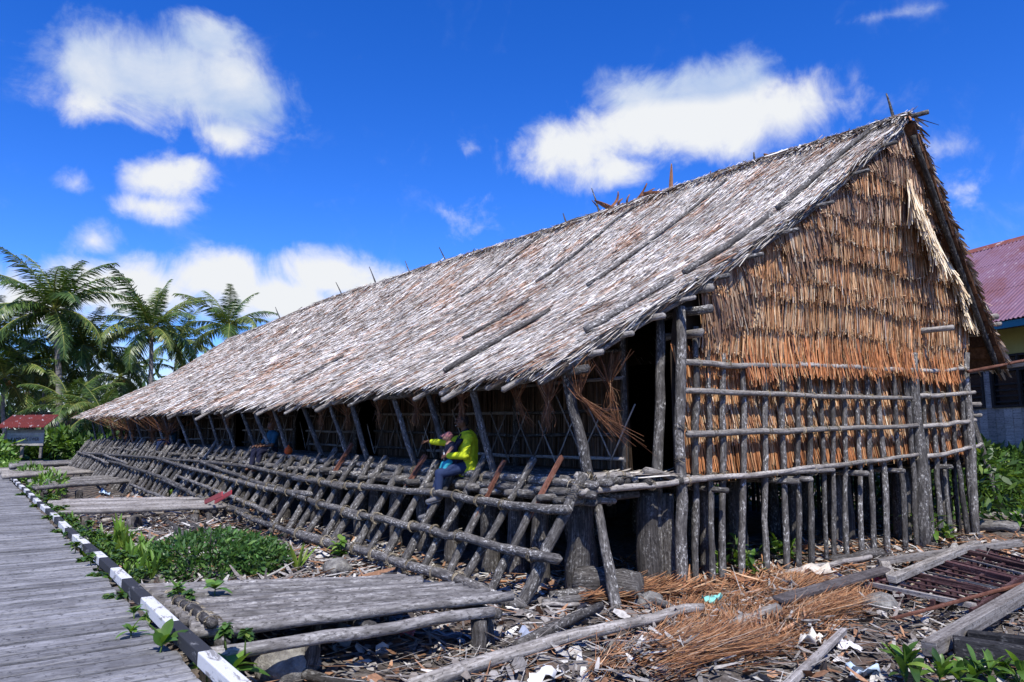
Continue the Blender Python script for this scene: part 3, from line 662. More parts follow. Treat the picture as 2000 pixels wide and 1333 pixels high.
    # rails lashed to the stakes
    runs = [((1338, 708), (1600, 714)), ((1560, 712), (1785, 722)), ((1338, 763), (1780, 777)), ((1343, 848), (1790, 830)), ((1348, 935), (1600, 912)), ((1590, 914), (1792, 887)), ((1797, 724), (1890, 718)), ((1797, 773), (1903, 766)), ((1797, 834), (1906, 822)), ((1803, 893), (1917, 868)), ((1240, 905), (1362, 938))]
    for a, b in runs:
        if a[0] == 1240: a3, b3 = L(-.62, -.05, 1.66), W(1362, 940, .2)
        else: a3, b3 = W(*a, .19), W(*b, .19)
        rr = R.uniform(.042, .052); o = mk('rail', pole(a3, b3, rr, rr * .8, 12, .014, .02, 8, .06, (1.2, .8)), M_BARKL, gable)
        sa, sb = ST(a3)[0], ST(b3)[0]
        for so, B, T, sr in stakes:
            kz = (a3[2] + b3[2]) / 2; Ps = B + (T - B) * (kz - B[2]) / (T - B)[2]; s = ST(Ps)[0]
            if min(sa, sb) < s < max(sa, sb) and R.random() < .62:
                k = (s - sa) / (sb - sa); P = a3 + (b3 - a3) * k; lash(o, P + (Ps - P) * .3 - ZZ * .02, b3 - a3 + ZZ * R.normal(0, .25), rr * 1.25)
    # beam ends that poke through the wall
    for px, py, ln, rr, m in ((1390, 562, .2, .075, M_BARKL), (1388, 602, .4, .07, M_BARK), (1370, 650, .25, .07, M_BARKL), (1862, 640, .85, .06, M_BARKL), (1948, 618, .5, .075, M_BARKL), (1955, 632, .35, .05, M_BARKL), (1930, 650, .3, .05, M_BARKL),
                              (1915, 790, .25, .05, M_BARKL), (1917, 812, .2, .045, M_BARKL)):
        z = W(px, py)[2]; tipP = onp(px, py, A + NG * (.17 * max(0, z - 3.5) + ln * .55 + .15), NG)
        mk('beam_end', pole(tipP + AX * (ln + .5), tipP, rr, rr * .92, 5, .01, 0, 8, .1, (0, .3)), m, gable)
    # a leaning brown pole and its rail at the far corner
    mk('split_rail', pole(W(1890, 726, .3), W(1890, 726, .3) + UU * 2.6 + ZZ * .42 - AX * .3, .035, .03, 6, .01), M_RED, gable)
    mk('brace', pole(L(8.75, .9, .6), L(8.45, .2, 3.9), .055, .05, 6, .02), M_BARK, gable)
build_gable()

# ---- floor, stilts
def build_floor():
    t = np.linspace(.02, TEND, 30)
    V = []; F = []
    for s in (-1.5, 8.3):
        for tt in t: V += [L(s, tt, deck_z(tt) - .05 + .03 * max(0, s)), L(s, tt, deck_z(tt) - .12 + .03 * max(0, s))]
    n = len(t)
    for i in range(n - 1):
        a = 2 * i; b = 2 * n + 2 * i
        F += [(a, a + 2, b + 2, b), (a + 1, b + 1, b + 3, a + 3)]
    floor = mk('floor', (np.array(V), F), M_DARKIN, HOUSE)
    # deck logs along the veranda, stacked at its edge
    for s, dz, rr in ((-1.60, -.0, .062), (-1.66, -.13, .055), (-1.57, -.24, .05), (-1.44, .03, .055), (-1.3, .02, .06), (-1.15, .025, .05), (-1.0, .02, .06), (-.84, .03, .055), (-.68, .02, .06), (-.52, .03, .055), (-.36, .02, .06), (-.2, .02, .055)):
        cuts = [-.12 + R.uniform(-.18, .05), R.uniform(4, 6), R.uniform(9, 12), R.uniform(16, 20), R.uniform(26, 29), TEND]
        for a, b in zip(cuts[:-1], cuts[1:]):
            tt = np.linspace(a, b + .15, 7); P = np.array([L(s + R.normal(0, .012), x, deck_z(x) + dz + R.normal(0, .008)) for x in tt])
            o = mk('deck_log', tube(P, np.linspace(rr, rr * .9, 7), 8, .07, (.6, .4)), M_BARK if s < -1.4 else M_BARKD, floor)
            if s == -1.60:
                for x in np.arange(a + .3, b, R.uniform(.9, 1.3)):
                    if x < 14: lash(o, L(s, x, deck_z(x) - .04), AX, rr * 1.5, .7)
    # joist ends under the deck edge
    for i, tt in enumerate(np.concatenate([np.arange(.12, 14, .42), np.arange(14, 34, .8)])):
        mk('joist', pole(L(-1.86 - R.uniform(0, .1), tt + R.normal(0, .05), deck_z(tt) - .19 + R.normal(0, .02)), L(-.6, tt, deck_z(tt) - .18), R.uniform(.045, .06), k=4, amp=.01, rough=.1, tip=(.3, 0)), M_BARK, floor)
    for s, z in ((.6, -.1), (2.2, -.02), (2.55, .0), (4.1, .05), (5.3, .06), (6.9, .1)):
        mk('joist', pole(L(s, -.30 - R.uniform(0, .1), 1.46 + z), L(s, 1.2, 1.46 + z), .045, .045, 4, .01, rough=.1, tip=(.4, 0)), M_BARK, floor)
    # the sunlit end of the veranda: long edge poles across the end
    for a, b, rr in ((L(-1.75, -.02, 1.40), L(.25, -.30, 1.52), .05), (L(-1.72, .06, 1.60), L(-.9, -.02, 1.58), .06), (L(-1.75, .1, 1.28), L(-1.1, .05, 1.26), .05), (L(.1, -.16, 1.52), L(3.4, -.2, 1.58), .045)):
        o = mk('edge_pole', pole(a, b, rr, rr * .85, 8, .012, n=8, tip=(.9, .9)), M_BARKL, floor)
        for k in (.2, .55, .85): lash(o, a + (b - a) * k, b - a, rr * 1.2)
    n = 120; r = R; P = L(r.uniform(-1.2, 0, n), r.uniform(-.15, .8, n), 1.56 + r.uniform(0, .05, n)); D = unit(UU + r.normal(0, .25, (n, 3)) * [1, 1, .1])
    tag(mk('loose_bark_strips', blades(P, D, unit(ZZ + r.normal(0, .2, (n, 3))), r.uniform(.03, .08, n), r.uniform(.3, .8, n), r.normal(.02, .02, n), pick(n, [(2, (.45, .42, .38)), (1, (.25, .22, .2)), (1, (.55, .52, .47))], r)), M_THATCH, floor, False), kind='stuff')
    # stilts
    def pile(s, t, rr, top=None, m=M_PILE):
        P = L(s, t); B = P.copy(); B[2] = float(gz(P[0], P[1])) - .15; T = P + ZZ * ((deck_z(t) - .2) if top is None else top)
        k = 6; pts = wob(B, T, k, .02); mk('stilt', tube(pts, np.linspace(rr * 1.1, rr * .95, k), 10, .07), m, HOUSE)
    for t in (.42, 1.15, 1.95, 2.6, 3.5, 4.3, 5.2, 6.1, 7.0, 8.0, 9.2, 10.4, 11.8, 13.4, 15, 17, 19, 21.5, 24, 27, 30, 33): pile(-1.30 + R.normal(0, .06), t + R.normal(0, .1), R.uniform(.12, .17))
    pile(-.28, .25, .17); pile(-.75, 1.1, .22); pile(.02, .18, .12)
    for s in (1.3, 2.35, 3.6, 4.6, 5.6, 6.6, 7.7):
        pile(s + R.normal(0, .1), .45 + R.uniform(0, .5), R.uniform(.1, .17), 1.48)
        pile(s + .5, 2.2, .15, 1.48, M_BARKD); pile(s, 4.2, .15, 1.48, M_BARKD)
    pile(8.15, .5, .13, 1.7)
build_floor()

# ---- veranda: props, back wall, hanging fibre
def build_veranda():
    prop = [((1098, 702), (1150, 935), .075), ((914, 738), (966, 925), .058), ((834, 765), (878, 915), .052), ((764, 765), (812, 912), .052), ((682, 772), (722, 908), .055), ((642, 785), (684, 905), .045), ((585, 778), (632, 898), .056), ((533, 795), (566, 893), .05), ((492, 790), (532, 890), .055), ((466, 792), (504, 888), .05), ((430, 797), (462, 885), .045), ((405, 800), (430, 882), .045),
            ((376, 803), (402, 880), .045), ((345, 803), (372, 877), .05), ((318, 808), (340, 875), .045), ((300, 808), (324, 874), .045), ((286, 806), (305, 872), .045), ((262, 808), (282, 870), .045), ((245, 812), (262, 869), .045), ((228, 812), (245, 868), .045), ((212, 815), (228, 866), .045), ((195, 815), (208, 865), .045), ((180, 818), (190, 864), .045)]
    for a, b, rr in prop:
        T = DK(*a, SE + .22); B = DK(*b, -1.52)
        if b[0] < 500: B[2] = deck_z(ST(B)[1])
        o = mk('veranda_prop', pole(B - (T - B) * .04, T + (T - B) * .03, rr, rr * .92, 8, .012, n=9, rough=.05), M_BARK, HOUSE)
        if b[0] > 500: lash(o, B + ZZ * .02, T - B, rr * 1.2)
    # back wall of the veranda: lining, slats, rails, crossed sticks; door gaps
    doors = [(-.3, .9), (8.7, 9.7), (12.5, 13.4), (17.5, 18.5), (24, 25)]
    V = []; F = []; spans = []; last = 0
    for a, b in doors: spans.append((last, a)); last = b
    spans.append((last, TEND)); spans = [s for s in spans if s[1] - s[0] > .1]
    wall = None; gs = []
    for a, b in spans:
        k = max(2, int((b - a) / 1.5) + 1); tt = np.linspace(a, b, k); V = []; F = []
        for x in tt: V += [L(.06, x, deck_z(x) - .03), L(.06, x, float(roof_z(0, x)) - .1)]
        F = [(2 * i, 2 * i + 2, 2 * i + 3, 2 * i + 1) for i in range(k - 1)]; gs.append((np.array(V), F))
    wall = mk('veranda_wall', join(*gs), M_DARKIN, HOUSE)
    n = 2600; t = R.uniform(0, 1, n) ** 1.7 * 33 + .9; ok = np.ones(n, bool)
    for a, b in doors: ok &= ~((t > a - .03) & (t < b + .03))
    t = t[ok]; n = len(t); P = L(0.02 + R.uniform(-.015, .015, n), t, roof_z(0, t) - .15); D = unit(-ZZ + AX * R.normal(0, .03, n)[:, None])
    tag(mk('leaf_slats', blades(P, D, unit(-UU + AX * R.normal(0, .3, n)[:, None]), R.uniform(.02, .05, n), roof_z(0, t) - .25 - deck_z(t), R.normal(.0, .03, n), pick(n, [(2, (.10, .06, .036)), (2, (.06, .04, .026)), (1, (.15, .10, .066))], R)), M_WALLTH, wall, False), kind='stuff')
    for a, b in spans:
        for h in (.25, .62, 1.02, 1.5, 1.95):
            x = a
            while x < b - .3:
                e = min(b + .02, x + R.uniform(2.2, 3.4)); zz = lambda q: deck_z(q) + h + .03 * math.sin(q)
                if not (x > 18 and h > 1.2):
                    o = mk('wall_rail', pole(L(-.05, x, zz(x)), L(-.05, e, zz(e)), .033, .028, 5, .012, n=6), M_BARKD if R.random() < .5 else M_TIMB, wall)
                x = e + .05
        for x in np.arange(a + .25, min(b, 20), .62):
            for sg in (-1, 1):
                if R.random() < .8:
                    z = deck_z(x) + R.uniform(.1, .3); l = R.uniform(.6, 1.1)
                    mk('lattice_stick', pole(L(-.09, x, z), L(-.085, x + sg * l * .6, z + l), .015, .013, 4, .008, n=5), M_TIMB, wall)
        for x in np.arange(a + .02, b, 2.6):
            mk('wall_post', pole(L(-.02, x, deck_z(x) - .1), L(-.02, x, float(roof_z(0, x)) - .1), .06, .055, 5, .012), M_BARKD, wall)
    # fibre bundles hanging under the eave
    def bundle(px, py, s, ln, n, knot, wind, seed, spread=.12, label=None):
        r = np.random.default_rng(seed); top = DK(px, py, s); gs = []
        for i in range(n):
            a = top + UU * r.normal(0, spread) + AX * r.normal(0, spread * 1.3) + ZZ * r.uniform(-.02, .06)
            kn = top - ZZ * ln * knot + r.normal(0, .018, 3); l2 = ln * r.uniform(.7, 1.25)
            tip = top - ZZ * l2 * (1 - .5 * np.linalg.norm(wind) / 1.5) + np.asarray(wind) * l2 * r.uniform(.5, 1.1) + r.normal(0, .06, 3)
            gs.append(tube(np.array([a, (a + kn) / 2 + r.normal(0, .02, 3), kn, (kn + tip) / 2 + r.normal(0, .03, 3) - ZZ * .03, tip]), [.004, .005, .005, .004, .002], 3, 0, r=r, cap=False))
        V, F, U, _ = join(*gs); c = pick(n, [(2, (.22, .10, .05)), (2, (.14, .065, .035)), (1, (.34, .20, .11))], r); CL = np.repeat(c, len(V) // n, 0)
        return mk('fibre_bundle', (V, F, U, CL), M_FIBRE, HOUSE)
    bundle(1070, 735, -1.85, .62, 46, .62, (0, 0, 0), 1, .10); bundle(1128, 712, -1.75, 1.15, 44, .35, UU * .62 - AX * .2, 2, .10); bundle(903, 742, -1.8, .55, 60, .6, (0, 0, 0), 3, .14); bundle(815, 765, -1.75, .5, 60, .6, (0, 0, 0), 4, .16); bundle(740, 775, -1.7, .42, 30, .6, (0, 0, 0), 5)
    bundle(628, 785, -1.7, .5, 50, .6, (0, 0, 0), 6, .16); bundle(680, 785, -1.6, .5, 45, .6, (0, 0, 0), 7, .15); bundle(535, 795, -1.7, .45, 50, .6, (0, 0, 0), 8, .16); bundle(445, 800, -1.7, .45, 45, .6, (0, 0, 0), 9, .2); bundle(1010, 730, -1.5, .8, 26, .5, UU * .3, 10, .14); bundle(1190, 690, -1.0, .9, 30, .5, UU * .12, 11, .2)
    for i, px in enumerate((262, 250, 238, 226, 330, 300)): bundle(px, 815, -1.7, .8, 60, .75, (0, 0, 0), 20 + i, .5)
build_veranda()

# ---- raking lattice of logs outside the veranda
def build_lattice():
    lat = mk('log_lattice', pole(L(-1.62, -.05, 1.40), L(-1.66, 34.6, 1.82), .04, .04, 20, .02, -.04, n=7), M_BARKD, HOUSE)
    poles_t = [.03]; x = .62
    while x < 34.5: poles_t.append(x); x += R.uniform(.5, .66)
    props = []
    for i, t in enumerate(poles_t):
        split = (i in (1, 3, 7, 12)); rr = R.uniform(.055, .075) if i else .08
        up = R.uniform(.02, .30) if i else .12; zt = deck_z(t) + up; f = lambda z: -1.60 - (1.5 - z) * .70 if z < 1.5 else -1.60 + (z - 1.5) * .5
        dzt = float(deck_z(t)) - 1.5
        T = L(-1.70 + (zt - deck_z(t)) * .55, t + R.normal(0, .05), zt); foot_t = t + R.normal(.05, .06); Fp = L(-2.72 - R.uniform(0, .1), foot_t); Fp[2] = float(gz(Fp[0], Fp[1])) - .18
        if split:
            Tm = Fp + (T - Fp) * .70; o = mk('raking_pole', pole(Fp, Tm + (T - Fp) * .06, rr, rr * .9, 8, .015, n=9, rough=.07), M_BARK, lat); mk('split_pole', beam(Tm - (T - Fp) * .12 + ZZ * .02, T + (T - Fp) * .05, rr * 1.15, rr * .9, UU, .006), M_RED, lat, False)
        else:
            o = mk('raking_pole', pole(Fp, T, rr, rr * .9, 9, .018, n=9, rough=.07, tip=(0, .2)), M_BARK, lat)
        props.append((t, Fp, T, rr))
        if i == 0:
            for k in (.93, .86): lash(o, Fp + (T - Fp) * k, T - Fp, rr * 1.25)
    rails = [[(1140, 997), (1020, 985), (900, 966), (745, 950), (605, 934)], [(700, 953), (600, 925), (480, 893), (400, 880), (330, 868)], [(1122, 1090), (1000, 1063), (890, 1036), (760, 1008), (640, 982)], [(735, 1010), (640, 975), (540, 942), (425, 898)], [(640, 965), (560, 955), (480, 935), (360, 902)],
             [(1048, 1180), (930, 1130), (800, 1090), (690, 1058), (600, 1035)], [(690, 1065), (560, 1025), (450, 980)], [(1072, 1190), (960, 1165), (850, 1143), (752, 1120)], [(745, 1122), (660, 1090), (560, 1062), (470, 1040)], [(515, 1000), (430, 972), (350, 938)], [(420, 1000), (330, 962), (285, 945)],
             [(430, 920), (330, 893), (232, 868)], [(280, 905), (230, 880), (200, 872)], [(390, 950), (330, 925), (240, 900)], [(560, 1000), (470, 962), (380, 930)], [(240, 905), (205, 890), (180, 880)]]
    for i, rl in enumerate(rails):
        P = np.array([RK(*p) for p in rl]); st = np.array([ST(p) for p in P])
        # stay just outside the raking poles
        st[:, 2] = np.clip(st[:, 2], .05, 1.45); st[:, 0] = -1.70 - (np.array([deck_z(t) for t in st[:, 1]]) - st[:, 2]) * .72 - .12
        if i in (7, 8): st[:, 2] -= .04
        k = 14; x = np.linspace(0, 1, k); tt = np.interp(x, np.linspace(0, 1, len(st)), st[:, 1]); P = np.array([L(np.interp(a, np.linspace(0, 1, len(st)), st[:, 0]), b, np.interp(a, np.linspace(0, 1, len(st)), st[:, 2])) for a, b in zip(x, tt)])
        P += R.normal(0, .012, P.shape); rr = 1.14 * [.055, .045, .058, .05, .05, .065, .05, .045, .05, .05, .045, .05, .045, .05, .045, .045][i]
        o = mk('lattice_rail', tube(P, np.linspace(rr, rr * .82, k), 9, .06, (1.6, .6)), M_BARK, lat)
        rr *= 1.0
        for (t, Fp, T, pr) in props:
            if min(tt) + .02 < t < min(max(tt), 13) and R.random() < .75:
                j = np.argmin(abs(tt - t)); j2 = min(j + 1, k - 1); lash(o, np.array([np.interp(t, np.sort(tt), P[np.argsort(tt)][:, c]) for c in range(3)]), P[j2] - P[max(j - 1, 0)] + ZZ * R.normal(0, .05), rr * 1.22, .9)
    # low log ends at the foot of the corner and a leaning post
    for a, b, rr in (((1075, 1165), (1125, 1158), .06), ((1060, 1178), (1120, 1170), .05), ((1010, 1262), (1120, 1210), .055)):
        a3, b3 = atz(*a, .10), atz(*b, .12); mk('foot_log', pole(a3, b3 + (b3 - a3) * .6, rr, rr * .9, 4, .01), M_BARK, lat)
    T = DK(1168, 988, -1.40); B = atz(1208, 1200, -.02); mk('leaning_post', pole(B - ZZ * .12, T, .075, .065, 8, .012, n=9), M_BARK, lat)
build_lattice()
# ---- close the far side of the longhouse so that the inside is dark
def build_back():
    t = np.linspace(.1, TEND, 12); V = []
    for x in t: V += [L(8.35, x, 1.5), L(8.35, x, 4.3)]
    F = [(2 * i, 2 * i + 2, 2 * i + 3, 2 * i + 1) for i in range(11)]
    s = np.linspace(0, 8.35, 9); n = len(V)
    for x in s: V += [L(x, TEND - .3, 1.8), L(x, TEND - .3, float(roof_z(x, TEND)) - .15)]
    F += [(n + 2 * i, n + 2 * i + 2, n + 2 * i + 3, n + 2 * i + 1) for i in range(8)]
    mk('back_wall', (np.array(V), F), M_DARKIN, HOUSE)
build_back()
def build_light_screen():  # close-set stakes added to keep the space under the floor dark
    r = np.random.default_rng(8)
    for t in np.arange(.35, 16, .17):
        P = L(8.42 + r.normal(0, .03), t); B = P.copy(); B[2] = float(gz(P[0], P[1])) - .1; mk('light_screen_stake', pole(B, P + ZZ * 1.8, .05, .045, 4, .012, n=6, r=r), M_BARKD, HOUSE)
    for s in np.arange(.4, 8.2, .55):
        for t in (6.5, 9.0):
            P = L(s + r.normal(0, .15), t + r.normal(0, .4)); B = P.copy(); B[2] = float(gz(P[0], P[1])) - .1; mk('stilt', pole(B, P + ZZ * 1.48, .14, .13, 3, .02, n=7, r=r), M_BARKD, HOUSE)  # dense extra piles, added to block daylight seen under the house
build_light_screen()

# ------------------------------------------------------------------ log platforms between boardwalk and house
RP = np.random.default_rng(50)
def platform(fl, fr, br, bl, n, rr, label, posts, ends=True, m=M_LOG, name='log_platform', bearers=(.06, .5, .93), extra=None, lashp=None):
    fl, fr, br, bl = [np.array(p, float) for p in (fl, fr, br, bl)]; c = (fl + fr + br + bl) / 4; c[2] = float(gz(c[0], c[1]))
    pf = thing(name, tuple(c), label, 'platform', 'log platforms beside the boardwalk')
    k = np.linspace(0, 1, n)
    for i, q in enumerate(k):
        a = fl + (bl - fl) * q; b = fr + (br - fr) * q; T = unit(b - a); a = a - T * RP.uniform(-.02, .06); b = b + T * RP.uniform(-.05, .10)
        r2 = rr * RP.uniform(.88, 1.1); mk('log', pole(a + ZZ * RP.normal(0, .008), b + ZZ * RP.normal(0, .008), r2, r2 * RP.uniform(.74, .9), 14, .007, 0, 10, .045, (.25, .25), RP), m, pf)
    for u in bearers:
        a = fl + (fr - fl) * u; b = bl + (br - bl) * u; T = unit(b - a); a = a - T * .14 - ZZ * (rr + .06); b = b + T * .12 - ZZ * (rr + .06)
        o = mk('bearer', pole(a, b, .055, .05, 6, .01, 0, 8, .08, (.4, .4), RP), M_BARKD, pf)
    for u, v, pr in posts:
        P = fl * (1 - u) * (1 - v) + fr * u * (1 - v) + br * u * v + bl * (1 - u) * v; B = P.copy(); B[2] = float(gz(P[0], P[1])) - .15; P = P - ZZ * (rr + .10)
        mk('post', pole(B, P, pr, pr * .92, 5, .012, 0, 9, .09, (0, .2), RP), M_PILE, pf)
    if extra:
        for a, b, er in extra: mk('edge_log', pole(a, b, er, er * .85, 9, .012, .01, 9, .07, (1.5, .4), RP), m, pf)
    if lashp:
        for q in lashp:
            P = fl + (bl - fl) * q + unit(fr - fl) * .16; o = place('lashing', LASH[RP.integers(5)], pf, P - ZZ * .02, mathutils.Vector(bl - fl).normalized().to_track_quat('Z', 'Y'), (.085, .085, .09))
        a, b = fl + (bl - fl) * -.06 + (fr - fl) * .03 + ZZ * .07, fl + (bl - fl) * .5 + (fr - fl) * .025 + ZZ * .07
        o = mk('end_bearer', pole(a, b, .045, .04, 8, .012, 0, 8, .08, (1, .3), RP), M_BARKD, pf)
        for q in np.linspace(.06, .92, 6):
            P = a + (b - a) * q; T = mathutils.Vector(b - a + RP.normal(0, .15, 3)).normalized(); place('lashing', LASH[RP.integers(5)], pf, P, T.to_track_quat('Z', 'Y'), (.047, .047, .04))
    return pf
platform(atz(385, 1232, .5), atz(990, 1168, .5), atz(790, 1130, .5), atz(280, 1152, .5), 18, .055, 'broad platform of bark-covered logs lashed together beside the leaning corner post', [(.33, .0, .07), (.87, -.05, .085), (.98, .1, .06), (.05, .1, .06), (.1, .95, .06), (.9, .95, .06), (.5, .5, .06), (.55, .95, .06)],
         extra=[(atz(398, 1280, .36), atz(965, 1196, .40), .06)], lashp=(.05, .16, .3, .42, .58, .74))
z2 = .55
platform(atz(120, 1002, z2), atz(440, 990, z2), atz(400, 972, z2), atz(95, 978, z2), 11, .05, 'bench-like slat platform with a red plastic strip lying on its end', [(.41, .0, .10), (.45, .08, .12), (.80, .02, .10), (.9, .02, .09), (.15, .1, .08), (.1, .9, .07), (.8, .9, .07)], m=M_TIMB)
z3 = .62
platform(atz(72, 955, z3), atz(312, 936, z3), atz(292, 925, z3), atz(55, 940, z3), 10, .06, 'smooth slat platform with dark cords tied across it', [(.3, .0, .12), (.78, .0, .14), (.95, .05, .1), (.05, .1, .08), (.1, .9, .08), (.8, .9, .08)], m=M_LOG)
z4 = .70
platform(atz(8, 932, z4), atz(292, 917, z4), atz(275, 910, z4), atz(0, 918, z4), 10, .075, 'platform of bleached split logs with a ragged edge', [(.3, 0, .12), (.42, 0, .1), (.8, 0, .12), (.1, .9, .1), (.8, .9, .1)], m=M_BARKL)
z5 = .86
platform(atz(20, 913, z5), atz(228, 902, z5), atz(190, 893, z5), atz(22, 900, z5), 9, .09, 'distant log platform with one long bare pole along its edge', [(.05, 0, .1), (.45, 0, .1), (.9, 0, .1), (.1, .9, .1), (.9, .9, .1)], m=M_LOG)
z6 = 1.0
platform(atz(18, 894, z6), atz(160, 887, z6), atz(150, 883, z6), atz(20, 887, z6), 7, .1, 'farthest log platform with a heap of brown leaves on it', [(.05, 0, .1), (.5, 0, .1), (.95, 0, .1), (.1, .9, .1), (.9, .9, .1)], m=M_LOG)
# brown leaves heaped on the farthest platform
c6 = atz(70, 889, 1.08); n = 420; P = c6 + np.stack([RP.normal(0, 1.5, n), RP.normal(0, .9, n), RP.uniform(0, .35, n)], 1); D = unit(RP.normal(0, 1, (n, 3)) * [1, 1, .35])
tag(mk('leaf_heap', blades(P, D, unit(ZZ + RP.normal(0, .5, (n, 3))), RP.uniform(.08, .2, n), RP.uniform(.4, 1.1, n), RP.normal(0, .1, n), pick(n, [(2, (.30, .12, .05)), (2, (.42, .22, .11)), (1, (.5, .42, .34)), (1, (.16, .08, .05))], RP)), M_FIBRE, None, False, c6), 'heap of rusty brown dry palm leaves on the farthest platform', 'leaf heap')

# ------------------------------------------------------------------ fallen timber and logs
def gpt(px, py, h=0.):
    P = atz(px, py, .05)
    for _ in range(4): P = atz(px, py, float(gz(P[0], P[1])) + h)
    return P
def fallen(name, a, b, r0, r1, label, cat, m, ha=None, hb=None, sag=0, k=9, amp=.015, tip=(.2, .2), group=None):
    A3 = gpt(*a, r0 if ha is None else ha); B3 = gpt(*b, r1 if hb is None else hb)
    o = mk(name, pole(A3, B3, r0, r1, k, amp, sag, 10, .06, tip, RP), m, None, True, tuple((A3 + B3) / 2 - ZZ * .05)); return tag(o, label, cat, group)
fallen('fallen_pole', (800, 1345), (1372, 1188), .07, .055, 'long bleached pole lying in front of the brown fibre heap', 'pole', M_BARKL, .09, .16, -.06, 14, .02)
fallen('fallen_log', (1128, 1138), (1248, 1150), .22, .20, 'thick dark log lying under the corner of the house', 'log', M_PILE, .2, .18)
fallen('fallen_pole', (1212, 1150), (1310, 1192), .05, .05, 'grey pole sloping down from the thick log under the house', 'pole', M_BARK, .16, .06)
fallen('fallen_branch', (1060, 1182), (1178, 1176), .028, .022, 'thin crooked grey branch beside the leaning corner post', 'branch', M_BARKL, .06, .06)
fallen('log_stub', (1432, 1226), (1520, 1192), .085, .08, 'short grey log stub lying in the brown fibre', 'log', M_BARKL, .15, .15)
fallen('fallen_log', (1625, 1098), (1722, 1082), .10, .09, 'dark round log with a cut end under the timber pile', 'log', M_PILE, .09, .1)
fallen('fallen_log', (1905, 1008), (2040, 1006), .10, .09, 'pale log on the ground behind the right corner stakes', 'log', M_BARKL)
fallen('fallen_log', (1900, 1028), (1990, 1030), .12, .11, 'thick grey log lying beside the right corner stakes', 'log', M_LOG)
fallen('fallen_log', (318, 1012), (374, 1064), .075, .07, 'ringed dark log lying between the bench platform and the shrub', 'log', M_BARKD, .1, .08)
fallen('fallen_log', (358, 1022), (440, 1062), .10, .09, 'thicker smooth dark log behind the leafy shrub', 'log', M_BARKD, .1, .08)
fallen('fallen_pole', (200, 1018), (330, 1000), .05, .04, 'pale pole lying under the bench platform', 'pole', M_BARKL)
fallen('fallen_pole', (480, 1290), (720, 1345), .05, .045, 'dark pole lying in the shade under the broad log platform', 'pole', M_BARKD)
fallen('fallen_pole', (1490, 1130), (1640, 1096), .05, .04, 'bleached pole at the foot of the gable stakes', 'pole', M_BARKL, .06, .1)
fallen('fallen_pole', (1560, 1118), (1700, 1088), .045, .04, 'grey split pole beside the round cut log', 'pole', M_TIMB, .09, .16)
M_DPLANK = wood('dark_plank', (.05, .042, .042), (.10, .088, .088), (.17, .155, .155), .1, 34, 1.4)
def timber(name, a, b, w, h, ha, hb, label, cat, m, roll=0.):
    A3 = gpt(*a, ha); B3 = gpt(*b, hb); T = unit(B3 - A3); up = ZZ * math.cos(roll) + np.cross(T, ZZ) * math.sin(roll)
    V, F, U = beam(A3, B3, w, h, up, .003, RP); o = mk(name, (V, F, U), m, None, False, tuple((A3 + B3) / 2 - ZZ * h / 2)); md = o.modifiers.new('edge', 'BEVEL'); md.width = .006; md.segments = 1
    return tag(o, label, cat)
timber('plank', (1520, 1172), (1732, 1112), .16, .05, .22, .27, 'dark weathered plank lying across the litter towards the timber pile', 'plank', M_DPLANK, .25)
timber('timber_beam', (1742, 1132), (1908, 1062), .12, .10, .30, .40, 'bleached square beam propped over the maroon frame', 'beam', M_BARKL)
timber('timber_beam', (1715, 1098), (1994, 1060), .10, .10, .20, .36, 'long pale beam behind the propped beam', 'beam', M_TIMB)
timber('board', (1729, 1098), (1756, 1164), .13, .03, .26, .14, 'short pale board lying crosswise at the end of the propped beam', 'board', M_BARKL, .1)
timber('timber_beam', (1815, 1268), (2040, 1135), .15, .15, .18, .26, 'heavy square grey beam lying over the black beams', 'beam', M_TIMB)
timber('timber_beam', (1862, 1262), (2060, 1292), .15, .18, .16, .16, 'black tarred beam nearer the heavy grey beam', 'beam', M_TAR)
timber('timber_beam', (1890, 1248), (2060, 1268), .15, .16, .14, .14, 'black tarred beam running behind its twin', 'beam', M_TAR)
timber('plank', (1530, 1345), (1648, 1232), .07, .06, .05, .16, 'narrow grey board sticking up out of the litter', 'plank', M_TIMB)
timber('metal_strip', (1745, 1208), (2040, 1130), .05, .035, .18, .26, 'long rusty strip lying across the maroon frame', 'strip', M_RED)
def maroon_frame():
    a, b, c, d = gpt(1697, 1153, .16), gpt(1900, 1198, .12), gpt(2035, 1110, .24), gpt(1905, 1072, .26)
    fr = thing('slatted_frame', tuple((a + b + c + d) / 4 - ZZ * .15), 'collapsed maroon slatted frame lying on the litter at the right', 'frame')
    for u in (0, .33, .66, 1.0):
        p, q = a + (b - a) * u, d + (c - d) * u; mk('frame_rail', beam(p - unit(q - p) * .05, q + unit(q - p) * .05, .05, .13, ZZ, .004, RP), M_MAROON, fr, False)
    for i, v in enumerate(np.linspace(.02, .98, 15)):
        p, q = a + (d - a) * v, b + (c - b) * v; mk('slat', beam(p + ZZ * (.07 + RP.normal(0, .008)), q + ZZ * (.07 + RP.normal(0, .008)), .05 if i % 4 else .09, .02 if i % 4 else .06, ZZ, .005, RP), M_MAROON if i % 5 else M_TIMB, fr, False)
maroon_frame()
